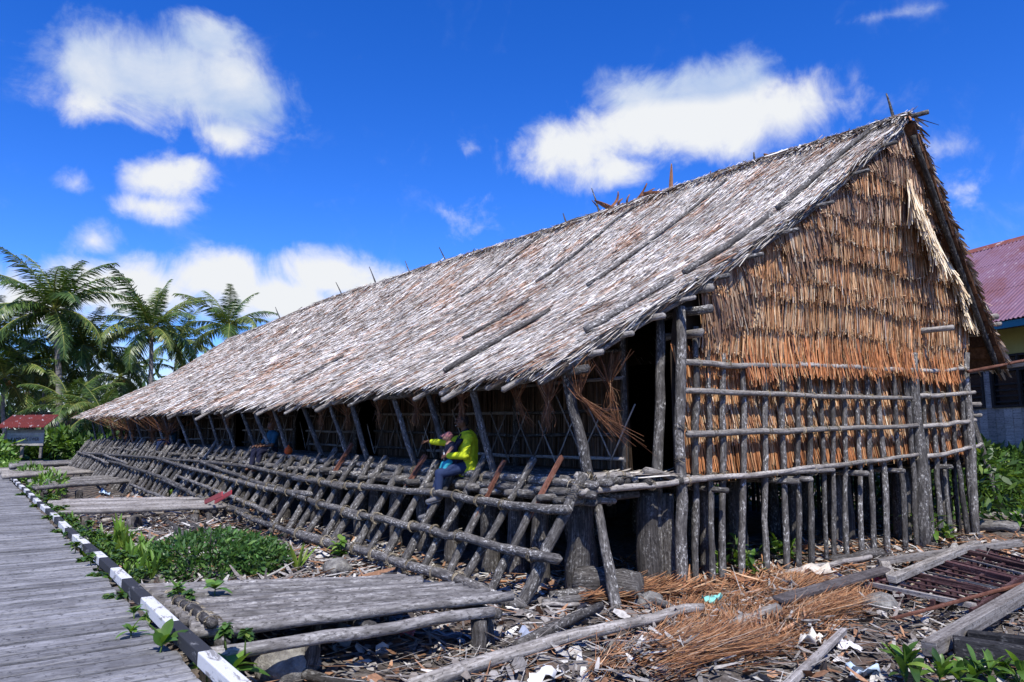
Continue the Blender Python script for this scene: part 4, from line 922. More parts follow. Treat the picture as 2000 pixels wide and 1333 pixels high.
def rock(px, py, s, label, m, seed):
    r = np.random.default_rng(seed); P = gpt(px, py, 0); nu, nv = 18, 11; V = []; F = []
    for j in range(nv):
        for i in range(nu):
            th = math.pi * j / (nv - 1); ph = 2 * math.pi * i / nu; d = np.array([math.sin(th) * math.cos(ph), math.sin(th) * math.sin(ph), math.cos(th)]); k = .8 + .45 * float(vnoise(d[0] * 1.7 + seed * 3 + d[2], d[1] * 1.7 + d[2] * 2)); V.append(P + d * s * k * [1, 1, .7] + ZZ * s * .25)
    for j in range(nv - 1):
        for i in range(nu): F.append((j * nu + i, (j + 1) * nu + i, (j + 1) * nu + (i + 1) % nu, j * nu + (i + 1) % nu))
    return tag(mk('boulder', (np.array(V), F), m, None, True, tuple(P)), label, 'boulder')
m, t, b = mat('lichened_stone'); tc = t.new('ShaderNodeTexCoord').outputs['Object']; n1 = t.noise(tc, 9, 7, .65); n2 = t.noise(tc, 30, 5, .6)
t.l.new(t.ramp(n1, [(.3, (.07, .065, .06)), (.5, (.19, .18, .165)), (.7, (.36, .35, .31))]), b.inputs['Base Color']); b.inputs['Roughness'].default_value = .95; bump(t, b, t.math('ADD', n1, n2), .9, .03); M_STONE = m
rock(1270, 1190, .20, 'angular grey stone beside the leaning corner post', M_STONE, 1); rock(560, 1312, .28, 'rounded boulder in the shade under the broad log platform', M_STONE, 2); rock(308, 1140, .17, 'pale stone between the leafy shrub and the boardwalk', M_STONE, 3); rock(1720, 1190, .2, 'flat mossy stone in the litter beside the maroon frame', M_STONE, 4); rock(660, 1118, .22, 'flat grey stone behind the broad log platform', M_STONE, 5)

# ------------------------------------------------------------------ litter and fibre on the ground
def scatter_strips(n, poly_fn, size, length, table, lift, seed, aniso=None, flat=.25, width_prof=(.8, 1, .4), h=(0.0, .05)):
    r = np.random.default_rng(seed); P = poly_fn(n, r); n = len(P); P[:, 2] = gz(P[:, 0], P[:, 1]) + r.uniform(h[0], h[1], n)
    if aniso is None: a = r.uniform(0, 6.28, n)
    else: a = aniso + r.normal(0, .16, n) + 1.1 * (vnoise(P[:, 0] * 1.3, P[:, 1] * 1.3 + seed) - .5)
    D = unit(np.stack([np.cos(a), np.sin(a), r.normal(0, flat * .5, n)], 1)); N = unit(ZZ + r.normal(0, flat, (n, 3)))
    return blades(P, D, N, r.uniform(*size, n), r.uniform(*length, n), r.normal(lift, .02, n), pick(n, table, r, .2), width_prof)
greys = [(3, (.30, .28, .26)), (2, (.42, .40, .37)), (2.5, (.17, .15, .135)), (2, (.08, .068, .06)), (1.2, (.22, .12, .07)), (1, (.34, .19, .11)), (.35, (.54, .52, .48))]
browns = [(3, (.27, .125, .06)), (2.5, (.35, .185, .095)), (2, (.19, .085, .043)), (1.2, (.44, .29, .175)), (1, (.11, .06, .038))]
def area(x0, x1, y0, y1, pw=1.0):
    def f(n, r): return np.stack([r.uniform(x0, x1, n), y0 + (y1 - y0) * r.uniform(0, 1, n) ** pw, np.zeros(n)], 1)
    return f
def pixpoly(pts):
    """sample the ground inside a quadrilateral given by four pixels"""
    q = [gpt(*p) for p in pts]
    def f(n, r):
        u, v = r.uniform(0, 1, n)[:, None], r.uniform(0, 1, n)[:, None]; return q[0] * (1 - u) * (1 - v) + q[1] * u * (1 - v) + q[2] * u * v + q[3] * (1 - u) * v
    return f
gs = [scatter_strips(9000, area(1.8, 16, 2.2, 8.5), (.015, .05), (.08, .40), greys, .015, 1), scatter_strips(5000, area(1.9, 6.4, 8, 26, 1.5), (.02, .07), (.12, .5), greys, .02, 2), scatter_strips(5200, area(1.9, 6.3, 9.5, 19), (.02, .08), (.15, .6), greys, .03, 7), scatter_strips(2600, area(2.5, 16, 2.2, 8), (.05, .14), (.07, .22), greys, .02, 3, flat=.45, width_prof=(.5, 1, .5)),
      scatter_strips(1400, area(3, 14, 2.4, 6.5), (.008, .018), (.4, 1.0), greys, .03, 4), scatter_strips(1200, area(8, 17, 5, 8.5), (.02, .05), (.2, .6), browns, .02, 5), scatter_strips(1500, area(6.3, 9.5, 6.2, 9), (.02, .05), (.2, .6), browns + greys, .02, 6)]
tag(mk('dry_litter', join(*gs), M_LITTER, None, False), 'dry leaves, bark strips and twigs strewn over the ground', 'litter', kind='stuff')
fib = [(3, (.27, .125, .058)), (2.5, (.36, .19, .095)), (2, (.18, .08, .04)), (1.0, (.46, .30, .18)), (1.0, (.10, .052, .032)), (.6, (.34, .28, .22))]
v = gpt(1480, 1180) - gpt(1180, 1320); an = math.atan2(v[1], v[0])
gs = [scatter_strips(8500, pixpoly([(1130, 1345), (1620, 1270), (1560, 1150), (1300, 1215)]), (.004, .011), (.4, 1.1), fib, .03, 11, an, .12, h=(0, .13)), scatter_strips(1500, pixpoly([(1250, 1345), (1330, 1345), (1640, 1210), (1600, 1190)]), (.004, .011), (.4, 1.2), fib, .03, 12, an, .1, h=(.02, .2)),
      scatter_strips(1300, pixpoly([(1150, 1345), (1620, 1270), (1560, 1150), (1300, 1215)]), (.01, .05), (.06, .3), greys, .02, 16, None, .3, h=(.05, .15)), scatter_strips(1100, pixpoly([(1130, 1195), (1320, 1180), (1300, 1158), (1130, 1170)]), (.012, .03), (.3, .9), browns, .03, 13, 0.0, .15, h=(.02, .16)), scatter_strips(1500, pixpoly([(1330, 1195), (1620, 1140), (1560, 1118), (1330, 1160)]), (.012, .04), (.2, .7), browns, .03, 14, None, .25, h=(0, .10)),
      scatter_strips(700, pixpoly([(1600, 1220), (1760, 1170), (1720, 1140), (1560, 1180)]), (.008, .02), (.3, .8), browns, .03, 15, an, .15, h=(0, .10))]
tag(mk('palm_fibre_heap', join(*gs), M_FIBRE, None, False), 'spread heap of orange-brown palm fibre on the ground before the gable', 'fibre heap', kind='stuff')
# scraps of rubbish: crumpled sheets
def scrap(px, py, s, col, label, seed, cat='scrap', aspect=1.5, h=.06):
    r = np.random.default_rng(seed); P = gpt(px, py, h); n = 7; X, Y = np.meshgrid(np.linspace(-1, 1, n), np.linspace(-1, 1, n)); a = r.uniform(0, 6.28)
    Zd = (vnoise(X * 1.6 + seed, Y * 1.6 + 4) - .5) * s * .8 + (vnoise(X * 4 + seed, Y * 4) - .5) * s * .35; X = X * (1 + .25 * (vnoise(Y * 2 + seed * 5, X) - .5)); e = 1 - .2 * r.random((n, n)) * ((abs(X) > .9) | (abs(Y) > .9))
    x = X * s * aspect / 2 * e; y = Y * s / 2 * e; V = np.stack([P[0] + x * math.cos(a) - y * math.sin(a), P[1] + x * math.sin(a) + y * math.cos(a), P[2] + Zd], -1).reshape(-1, 3)
    i = (np.arange(n - 1)[:, None] * n + np.arange(n - 1)[None]).ravel(); F = np.stack([i, i + 1, i + n + 1, i + n], 1)
    o = mk('plastic_scrap' if cat == 'plastic' else 'cloth_scrap', (V, F), plain('scrap_%d' % seed, col, .6, 30, .25), None, True, tuple(P - ZZ * h)); md = o.modifiers.new('thick', 'SOLIDIFY'); md.thickness = .004
    return tag(o, label, cat)
scrap(1390, 1170, .17, (.20, .52, .45), 'teal plastic wrapper on the brown fibre at the end of the bleached pole', 1, 'plastic', 1.5, .17); scrap(1718, 1136, .2, (.62, .05, .09), 'crumpled red plastic bag beside the crosswise board', 2, 'plastic', 1.2, .1); scrap(1780, 1144, .30, (.55, .46, .34), 'tan cloth rag lying inside the maroon frame', 3, 'cloth')
scrap(1597, 1116, .38, (.58, .52, .44), 'large pale sheet of cloth at the foot of the gable stakes', 4, 'cloth', 1.6, .1); scrap(1560, 1142, .26, (.62, .60, .57), 'whitish torn sheet beside the dark weathered plank', 5, 'cloth'); scrap(1580, 1247, .24, (.66, .62, .55), 'cream crumpled rag in the middle of the grey litter', 6, 'cloth')
scrap(1400, 1254, .26, (.72, .68, .62), 'white rag lying on the brown fibre heap', 7, 'cloth'); scrap(1660, 1262, .16, (.70, .66, .64), 'small white wrapper with the litter beside the narrow grey board', 8, 'plastic'); scrap(1690, 1312, .2, (.45, .55, .66), 'pale blue plastic sheet in the litter', 9, 'plastic'); scrap(1545, 1143, .10, (.80, .42, .16), 'orange wrapper beside the whitish torn sheet', 10, 'plastic')
scrap(1060, 1318, .26, (.75, .74, .72), 'white powdery sheet beside the long bleached pole', 11, 'cloth'); scrap(1028, 1240, .22, (.30, .34, .44), 'bluish plastic bag at the foot of the lattice', 12, 'plastic'); scrap(1737, 1168, .07, (.85, .25, .05), 'tiny bright orange wrapper by the maroon frame', 13, 'plastic')
scrap(1455, 1205, .22, (.62, .58, .54), 'pale torn sheet beside the short grey log stub', 14, 'cloth'); scrap(205, 962, .3, (.45, .58, .72), 'pale blue wrapper on the rubble behind the bench platform', 15, 'plastic'); scrap(790, 1232, .16, (.55, .15, .15), 'red and white wrapper in the shade of the broad log platform', 16, 'plastic')
# red plastic strip on the bench platform
for k, (a, b) in enumerate((((400, 981), (434, 965)), ((420, 981), (452, 962)))):
    A3, B3 = atz(*a, z2 + .07), atz(*b, z2 + .36)
    tag(mk('plastic_strip', beam(A3, B3, .10, .025, UU, .003, RP), plain('red_plastic_%d' % k, (.38, .05, .06), .4, 12, .2), None, False, tuple(A3)), 'red plastic strip propped on the end of the bench platform', 'strip', 'red plastic strips on the bench platform')
# ------------------------------------------------------------------ vegetation
GR = [(3, (.055, .115, .022)), (2.5, (.075, .15, .028)), (2, (.035, .08, .018)), (1, (.11, .19, .035)), (.6, (.17, .24, .05))]
GRL = [(3, (.10, .20, .028)), (2, (.14, .26, .04)), (1.5, (.07, .15, .025)), (.8, (.20, .30, .06))]
def leaf(base, d, n, l, w, droop=.3, k=6, prof=None, fold=.12):
    """one broad leaf: folded along its midrib and arching over"""
    prof = prof if prof is not None else np.sin(np.linspace(.18, math.pi * .985, k)) ** .8
    d = unit(np.asarray(d, float)); s = unit(np.cross(d, n)); n = unit(np.cross(s, d)); V = []
    for i in range(k):
        q = i / (k - 1); c = base + d * l * q * (1 - .25 * droop * q) - ZZ * l * droop * q * q; hw = w / 2 * prof[i]
        V += [c - s * hw + n * hw * fold * 2, c, c + s * hw + n * hw * fold * 2]
    F = []
    for i in range(k - 1):
        a = 3 * i; F += [(a, a + 1, a + 4, a + 3), (a + 1, a + 2, a + 5, a + 4)]
    return np.array(V), F
def herb(P, name, label, nl, ln, wd, up, seed, table=GRL, cat='plant', group=None, stems=1, droop=.3, spread=.04, h=.1):
    """a small plant, every leaf a part of its own"""
    r = np.random.default_rng(seed); P = np.array(P, float); P[2] = max(P[2], float(gz(P[0], P[1])) - .02) if P[0] > 1.52 else P[2]; o = thing(name, tuple(P), label, cat, group)
    for j in range(stems):
        b = P + np.array([r.normal(0, spread), r.normal(0, spread), 0]) * (stems > 1); hh = h * r.uniform(.7, 1.3); tp = b + ZZ * hh + r.normal(0, .1, 3) * hh
        mk('stem', (*tube(wob(b - ZZ * .05, tp, 4, .006), [.008, .007, .006, .004], 5, 0, r=r)[:3], None), MATS['stem_green'], o)
        for i in range(nl):
            q = r.uniform(.15, 1) if h > .15 else r.uniform(.5, 1); a = i * 2.4 + r.uniform(0, 1); e = r.uniform(*up); d = np.array([math.cos(a) * math.cos(e), math.sin(a) * math.cos(e), math.sin(e)]); l = ln * r.uniform(.65, 1.15)
            V, F = leaf(b + (tp - b) * q, d, ZZ + d * .01 + r.normal(0, .15, 3), l, wd * r.uniform(.8, 1.2), droop * r.uniform(.5, 1.4)); c = pick(1, table, r)
            mk('leaf', (V, F, None, np.repeat(c, len(V), 0)), M_LEAF, o)
    return o
plain('stem_green', (.08, .13, .03), .6)
def mass(P, rad, n, ls, table, r, up=.5, hollow=.55):
    """leaves through the volume of a crown, uneven outline"""
    d = unit(r.normal(0, 1, (n, 3))); k = r.uniform(hollow, 1, n) ** .6; lump = .72 + .55 * vnoise(d[:, 0] * 2.3 + r.uniform(0, 90), d[:, 1] * 2.3 + d[:, 2] * 2.0 + 40)
    Q = P + d * (k * lump)[:, None] * rad; D = unit(d * .7 + r.normal(0, .6, (n, 3)) + ZZ * r.normal(up - .4, .3, n)[:, None]); N = unit(ZZ * up + d * .6 + r.normal(0, .5, (n, 3)))
    c = pick(n, table, r, .2); l = r.uniform(.6, 1.3, n) * ls
    return blades(Q, D, N, l * r.uniform(.28, .42, n), l, r.normal(-.05, .12, n) * l, c, (.35, 1, .08))
def shrub(P, rad, n, ls, label, seed, table=GR, name='shrub', cat='shrub', group=None, ground=True):
    r = np.random.default_rng(seed); P = np.array(P, float)
    if ground: P[2] = float(gz(P[0], P[1]))
    o = thing(name, tuple(P), label, cat, group); rad = np.array(rad, float); c = P + ZZ * rad[2] * .75
    g = mass(c, rad, n, ls, table, r); V, F, _, CL = g; ok = V.reshape(-1, 6, 3)[:, :, 2].min(1) > P[2] - .02
    Vs = V.reshape(-1, 6, 3)[ok].reshape(-1, 3); n2 = len(Vs) // 6; bb = np.arange(n2)[:, None] * 6; F = np.concatenate([bb + [0, 1, 3, 2], bb + [2, 3, 5, 4]], 1).reshape(-1, 4)
    tag(mk('foliage', (Vs, F, None, CL.reshape(-1, 6, 3)[ok].reshape(-1, 3)), M_LEAF, o, False), kind='stuff')
    for i in range(5):
        e = c + r.normal(0, .5, 3) * rad; mk('branch', tube(wob(P + r.normal(0, .05, 3) * [1, 1, 0] * rad - ZZ * .05, e, 4, .03 * rad[0]), np.array([.02, .017, .012, .006]) * max(1, rad[2]), 5, .05, r=r), M_BARKD, o)
    return o
# bushes before and beside the longhouse
shrub(gpt(415, 1128), (1.1, .7, .36), 5200, .10, 'low spreading glossy shrub between the fallen logs and the broad platform', 1, [(3, (.05, .12, .026)), (2, (.07, .155, .036)), (1.4, (.12, .21, .05)), (1, (.03, .08, .02))])
shrub(gpt(500, 1128), (.5, .45, .28), 1500, .10, 'low glossy shrub edge next to the flat grey stone', 2, [(3, (.05, .12, .026)), (2, (.07, .155, .036)), (1.4, (.12, .21, .05)), (1, (.03, .08, .02))])
RV = np.random.default_rng(90)
spots = [(185, 1090), (215, 1105), (250, 1120), (170, 1065), (225, 1075), (260, 1090), (280, 1110), (205, 1130), (240, 1145), (150, 1050), (275, 1075), (300, 1095), (195, 1055), (265, 1130), (230, 1052), (180, 1115), (160, 1080), (212, 1090), (245, 1100), (290, 1125), (222, 1122), (258, 1112), (272, 1100), (190, 1075), (205, 1070), (248, 1070), (140, 1035), (300, 1110)]
for i, (px, py) in enumerate(spots):
    herb(gpt(px, py + 22), 'sword_leaf_plant', 'tuft of upright sword-shaped bright green leaves growing along the kerb beside the stone', 20, .38, .048, (.75, 1.4), 200 + i, GRL, 'plant', 'sword-leaf plants along the kerb', 1, .18, .05, .22)
herb(gpt(240, 1105), 'sword_leaf_plant', 'tallest sword-leaf plant with pale shoots rising over the patch', 16, .40, .07, (.9, 1.45), 240, [(1, (.20, .30, .05)), (1, (.14, .26, .04))], 'plant', None, 2, .1, .06, .45)
herb(gpt(582, 1125), 'fern', 'upright yellow-green fern fronds behind the broad log platform', 9, .5, .06, (.9, 1.4), 250, [(1, (.22, .30, .05)), (1, (.16, .26, .04))], 'fern', None, 1, .12)
herb(gpt(668, 1092), 'vine', 'bright broad-leaved vine climbing the lower lattice rails', 16, .17, .09, (-.2, .9), 251, GRL, 'vine', None, 3, .3, .12, .3)
herb(gpt(330, 975), 'grass_tuft', 'tuft of green blades at the foot of the lattice behind the bench platform', 10, .4, .05, (.6, 1.4), 252, GRL, 'plant', None, 1, .2)
for i, (px, py, z, ln, lab) in enumerate(((312, 1275, .5, .22, 'bright rosette plant growing up through the boardwalk edge'), (452, 1325, .2, .34, 'broad-leaved plant under the near end of the broad platform'), (405, 1325, .15, .25, 'small broad-leaved plant between the kerb and the platform edge log'), (255, 1245, .5, .14, 'small creeper on the planks at the black kerb section'), (420, 1160, .56, .22, 'small green sprig lying on the broad platform'), (262, 1210, .5, .13, 'tiny creeper against the inner side of the kerb'), (345, 1162, .56, .15, 'small sprout at the back corner of the broad platform'))):
    herb(atz(px, py, z), 'weed', lab, 9, ln, ln * .38, (.1, 1.1), 260 + i, GRL, 'weed', None, 1, .3, .03, .07)
for i, y in enumerate((5.9, 7.3, 7.9, 8.5, 9.2, 9.8, 10.4, 11.2, 12.0, 12.9, 13.8, 14.8, 16, 17.5, 19, 20.5, 22.5, 25, 10.8, 12.5, 11.6, 15.4, 13.3, 18.2, 14.3, 21.5, 16.8)):
    x = 1.385 + RV.uniform(-.03, .02) if i % 2 and i < 18 else 1.58 + RV.uniform(0, .1)
    ins = i % 2 and i < 18; where = ('through the planks inside the kerb', 'over the outer face of the kerb')[0 if ins else 1]
    herb(np.array([x, y, .48 if ins else .50]), 'creeper', 'small leafy creeper spilling ' + where, 22 if ins else 30, .085 + .004 * max(0, y - 8), .045 + .002 * max(0, y - 8), (-.25, .8), 280 + i, GR, 'creeper', 'creepers ' + where, 3, .35, .07 if ins else .13, .05 if ins else .12)
for i, (px, py) in enumerate(((20, 925), (60, 938), (30, 905), (12, 890), (90, 965))):
    P = gpt(px, py + 8); shrub(P, (.6, 1.2, .42), 420, .22, 'yellow-green weeds hanging over the far kerb', 310 + i, GRL, 'weed_clump', 'weeds', 'weed clumps over the far kerb')
# plants at the foot of the gable
for i, (px, py, ln, h, lab) in enumerate(((1440, 1118, .34, .45, 'glossy green plant growing behind the first gable stakes'), (1535, 1100, .42, .35, 'arching leafy plant leaning out between the gable stakes'), (1765, 1050, .36, .3, 'light green broad-leaved plant before the thick wall post'), (1830, 1050, .40, .4, 'leafy plant at the right corner of the gable'), (1855, 1055, .3, .2, 'bluish green plant beside the right corner stakes'), (1470, 1125, .3, .3, 'dark green plant in the shade under the gable'), (1995, 1040, .4, .4, 'bright weed at the far end of the logs by the right corner'), (1400, 1130, .25, .3, 'small plant at the foot of the doorway stakes'))):
    herb(gpt(px, py), 'leafy_plant', lab, 10, ln, ln * .24, (-.1, 1.2), 330 + i, GRL if i in (2, 6) else GR + GRL, 'plant', None, 3, .35, .12, h)
for i, (px, py, ln, h, lab) in enumerate(((1800, 1345, .34, .2, 'bright broad-leaved plant in the near litter beside the heavy grey beam'), (1900, 1340, .36, .22, 'leafy plant growing before the black beams'), (1975, 1350, .34, .2, 'leafy plant at the end of the black beams'), (1850, 1350, .3, .15, 'low plant between the two beam-side plants'))):
    herb(gpt(px, py), 'leafy_plant', lab, 13, ln, ln * .2, (.1, 1.35), 350 + i, GR + GRL, 'plant', None, 2, .3, .1, h)
P = gpt(1950, 1003); shrub(P + np.array([.5, .6, 0]), (1.9, 1.6, 1.05), 5200, .24, 'tall glossy leafy bush between the right corner and the house behind', 360, GR)
for k, t in enumerate((1.6, 4.6, 7.6, 10.8)): shrub(L(9.9 + .2 * (k % 2), t), (1.1, 1.9, .95), 1500, .24, ('leafy light-blocking bush added close behind the right corner stakes', 'added light-blocking bush in the second place along the rear stakes of the longhouse', 'added light-blocking bush in the third place along the rear stakes of the longhouse', 'last added light-blocking bush along the rear stakes of the longhouse')[k], 370 + k, GR)  # bushes added behind the stakes to stop light coming through
shrub(P + np.array([2.6, 1.0, 0]), (1.6, 1.5, 1.0), 3000, .24, 'wide leafy bush next to the grey wall boards', 361, GR + GRL)
shrub(P + np.array([.0, -.7, 0]), (.6, .5, .3), 500, .2, 'low bright bush beside the pale log', 362, GRL)

# ------------------------------------------------------------------ coconut palms and the wood behind
M_TRUNK, t, b = mat('palm_trunk'); tc = t.new('ShaderNodeUVMap'); tc.uv_map = 'UVMap'; n1 = t.noise(t.scale(tc.outputs[0], (3, 9, 1)), 1, 5, .6)
t.l.new(t.ramp(n1, [(.3, (.10, .09, .08)), (.55, (.24, .22, .20)), (.75, (.42, .40, .37))]), b.inputs['Base Color']); b.inputs['Roughness'].default_value = .95; bump(t, b, n1, .8, .05)
plain('frond_rib', (.26, .27, .06), .5, 3, .3)
plain('coconut_husk', (.25, .13, .04), .7, 3, .4)
def frond(P, az, e0, ln, bend, seed, table, gust=0., wid=1.):
    r = np.random.default_rng(seed); k = 12; pts = [np.array(P, float)]; e = e0; a = az
    for i in range(k - 1):
        d = np.array([math.cos(a) * math.cos(e), math.sin(a) * math.cos(e), math.sin(e)]); pts.append(pts[-1] + d * ln / (k - 1)); e -= bend / (k - 1) * (.5 + 1.1 * i / k); a += gust / (k - 1)
    pts = np.array(pts); n = 64; q = np.linspace(.10, .995, n); ii = q * (k - 1); j = np.minimum(ii.astype(int), k - 2); f = (ii - j)[:, None]; B = pts[j] * (1 - f) + pts[j + 1] * f; T = unit(pts[j + 1] - pts[j])
    gs = []; ll = ln * .235 * np.sin(np.clip(q * 1.0 + .12, 0, 1) * math.pi * .93) ** .6 * wid; S = np.cross(T, ZZ); S = unit(S + 1e-6); U2 = np.cross(S, T)
    for sg in (-1, 1):
        D = unit(S * sg * .95 + T * .65 - ZZ * (.32 + .25 * r.random(n))[:, None] + U2 * .22 + r.normal(0, .10, (n, 3)))
        gs.append(blades(B, D, unit(U2 + S * sg * .2), ln * .0135 * r.uniform(.8, 1.2, n), ll * r.uniform(.8, 1.1, n), -ll * r.uniform(.15, .45, n), pick(n, table, r, .12), (.8, 1, .08)))
    V = np.concatenate([g[0] for g in gs]); F = np.concatenate([gs[0][1], gs[1][1] + len(gs[0][0])]); C = np.concatenate([g[3] for g in gs])
    rib = tube(pts, np.linspace(.045, .008, k) * ln / 4.5, 4, 0, r=r, cap=False)
    return (V, F, None, C), rib
PG = [(3, (.05, .095, .022)), (2, (.075, .13, .03)), (1, (.11, .17, .04))]
PY = [(2, (.12, .17, .04)), (1, (.20, .22, .06)), (2, (.08, .13, .03))]
def palm(base, crown, ln, nf, label, seed, spear=True, lean_up=0.5, group=None, trunk_r=.16, wind=0.):
    r = np.random.default_rng(seed); base = np.array(base, float); crown = np.array(crown, float); o = thing('coconut_palm', tuple(base), label, 'palm tree', group)
    k = 9; q = np.linspace(0, 1, k)[:, None]; P = base + (crown - base) * q + np.array([r.normal(0, .4), r.normal(0, .4), 0]) * np.sin(q * math.pi); mk('trunk', tube(P, np.linspace(trunk_r * 1.25, trunk_r * .75, k), 9, .05, r=r), M_TRUNK, o)
    cr = thing('crown', tuple(crown), None, None) if False else None
    for i in range(nf):
        az = i * 2.399 + r.uniform(-.25, .25); u = i / nf; e0 = 1.35 - 1.75 * u + r.normal(0, .12); b = .8 + 1.0 * u + r.uniform(-.2, .3); l = ln * r.uniform(.85, 1.1) * (1 if u > .15 else .85)
        g, rib = frond(crown + ZZ * .1, az, e0, l, b, seed * 100 + i, PG if r.random() < .65 else PY, wind * r.uniform(.4, 1))
        f = mk('frond', g, M_PALM, o, False); mk('midrib', rib, MATS['frond_rib'], f)
    for i in range(6):
        a = i * 1.05; c = crown + np.array([math.cos(a) * .28, math.sin(a) * .28, -.25 - .1 * (i % 2)]); n1, n2 = 7, 5; V = []; F = []
        for jj in range(n2):
            for ii in range(n1):
                th = math.pi * jj / (n2 - 1); ph = 2 * math.pi * ii / n1; V.append(c + np.array([math.sin(th) * math.cos(ph) * .13, math.sin(th) * math.sin(ph) * .13, math.cos(th) * .17]))
        for jj in range(n2 - 1):
            for ii in range(n1): F.append((jj * n1 + ii, (jj + 1) * n1 + ii, (jj + 1) * n1 + (ii + 1) % n1, jj * n1 + (ii + 1) % n1))
        mk('coconut', (np.array(V), F), MATS['coconut_husk'], o)
    return o
def pb(px, py, d): P = atd(px, py, d); P[2] = .45; return P
palm(pb(118, 870, 56), atd(108, 608, 56), 5.4, 26, 'tallest coconut palm, upright crown above the sign', 1, wind=.5, trunk_r=.2)
palm(pb(290, 800, 57), atd(296, 645, 57), 4.9, 22, 'coconut palm rising behind the far end of the roof with a pale spear leaf', 2, wind=.4)
palm(pb(440, 800, 60), atd(444, 642, 60), 4.6, 18, 'coconut palm peeking over the roof slope farthest from the sign', 3, wind=-.3)
palm(pb(28, 860, 58), atd(8, 740, 58), 4.6, 18, 'leaning pale-trunked palm behind the sign', 4, wind=.2, trunk_r=.13)
palm(pb(92, 850, 64), atd(96, 720, 64), 4.8, 20, 'shorter palm just behind the tallest palm', 5, wind=.4, trunk_r=.15)
palm(pb(163, 850, 60), atd(170, 690, 60), 5.2, 24, 'dense drooping palm between the tallest palm and the roof end', 6, wind=.5, trunk_r=.15)
palm(pb(-30, 860, 60), atd(-25, 670, 60), 5.2, 20, 'palm whose fronds reach in beyond the sign', 7, wind=.3)
palm(pb(220, 850, 66), atd(235, 740, 66), 4.5, 18, 'low palm with yellowish fronds close to the roof end', 8, wind=.2, trunk_r=.14)
palm(pb(345, 800, 68), atd(350, 670, 68), 4.6, 16, 'dark palm crown tucked behind the roof between two taller palms', 9, wind=.2, trunk_r=.14)
palm(pb(130, 870, 52), atd(140, 800, 52), 3.6, 14, 'young palm with bright low fronds behind the sign', 10, trunk_r=.12)
palm(pb(195, 865, 50), atd(200, 812, 50), 3.2, 14, 'young palm with arching fronds at the roof end', 11, trunk_r=.12)
palm(pb(60, 860, 70), atd(55, 765, 70), 4.6, 16, 'shadowed palm deep behind the leaning trunk', 12, trunk_r=.14)
# far wood reading as one mass
r = np.random.default_rng(44); gs = []
for i in range(46):
    a = -math.radians(62) + i * math.radians(124) / 45; dd = r.uniform(85, 120); P = np.array([math.sin(YAW + a) * dd, math.cos(YAW + a) * dd, 2.0]); h = r.uniform(4.0, 6.5) if a < -.3 else r.uniform(3, 4.5)
    gs.append(mass(P + ZZ * h * .45, np.array([6, 6, h]), 420, 1.3, [(3, (.03, .06, .016)), (2, (.05, .09, .02)), (1, (.08, .12, .03))], r, .4, .3))
V = []; Fs = []; Cc = []; k = 0
for p in gs: V.append(p[0]); Fs.append(p[1] + k); Cc.append(p[3]); k += len(p[0])
tag(mk('far_wood', (np.concatenate(V), np.concatenate(Fs), None, np.concatenate(Cc)), M_LEAF, None, False), 'far-off green wood along the edge of the village', 'wood', kind='stuff')
# undergrowth below the palms
for i, (px, d, rx, h, n, tb, lab) in enumerate(((8, 49, 1.5, 1.3, 1300, GR, 'leafy bush left of the sign board'), (106, 49, 1.2, 2.0, 1500, GR + GRL, 'bright leafy bush right of the sign board'), (150, 49, 1.6, 1.9, 1600, GR, 'bush between the palm trunk and the roof end'), (190, 50, 1.6, 1.7, 1300, GR + GRL, 'pale-leaved bush touching the roof end'), (60, 51, 2.0, 1.3, 1200, GR, 'bush directly behind the sign board'), (-40, 46, 1.6, 1.6, 1300, GRL, 'bush at the far end of the boardwalk'), (235, 60, 2.5, 2.4, 1400, GR, 'large bush behind the far end of the house'), (140, 62, 3, 3.2, 1500, GR, 'tall thicket behind the young palms'), (30, 66, 3.5, 3.4, 1600, GR, 'tall dark thicket behind the leaning palm'), (290, 66, 3, 3.5, 1500, GR, 'thicket showing between roof end and palms'))):
    P = atd(px, 860, d); P[2] = .4; shrub(P, (rx, rx * .9, h * .62), n, .42 if d < 55 else .6, lab, 400 + i, tb, 'bush', 'bush', ground=False)
# ------------------------------------------------------------------ house with corrugated roof behind the right corner
def corr(a, b, c, d, n, amp, k=3, ph=0.):
    """corrugated sheet: a-b lower edge, d-c upper edge, ridges run from the lower to the upper edge"""
    a, b, c, d = [np.array(x, float) for x in (a, b, c, d)]; nn = unit(np.cross(b - a, d - a)); m = n * 6 + 1; u = np.linspace(0, 1, m); V = []
    for v in np.linspace(0, 1, k): V.append((a + (d - a) * v) * (1 - u)[:, None] + (b + (c - b) * v) * u[:, None] + nn * (amp * np.sin(u * n * 2 * math.pi + ph))[:, None])
    V = np.concatenate(V); i = (np.arange(k - 1)[:, None] * m + np.arange(m - 1)[None]).ravel(); return V, np.stack([i, i + 1, i + m + 1, i + m], 1)
def rust_sheet(name, base, rust, pale, pamt, metal=.35, rough=.5):
    m, t, b = mat(name); tc = t.new('ShaderNodeTexCoord').outputs['Object']; n1 = t.noise(tc, 1.1, 6, .65); n2 = t.noise(t.scale(tc, (5, 5, 1.4)), 1, 6, .65)
    c = t.mix(t.step(n1, .42, .65), base, rust); c = t.mix(t.math('MULTIPLY', t.step(n2, .58, .68), pamt), c, pale)
    t.l.new(c, b.inputs['Base Color']); b.inputs['Roughness'].default_value = rough; b.inputs['Metallic'].default_value = metal; return m
M_PURP = rust_sheet('faded_purple_roofing', (.20, .115, .16), (.17, .075, .085), (.32, .25, .29), .5)
M_YEL = plain('yellow_green_paint', (.42, .40, .13), .7, 5, .2); M_TEAL = plain('teal_paint', (.03, .20, .27), .6, 6, .2); M_GREYB = wood('grey_wall_board', (.19, .18, .165), (.34, .325, .30), (.46, .445, .42), .1, 30, .8, bdist=.003)
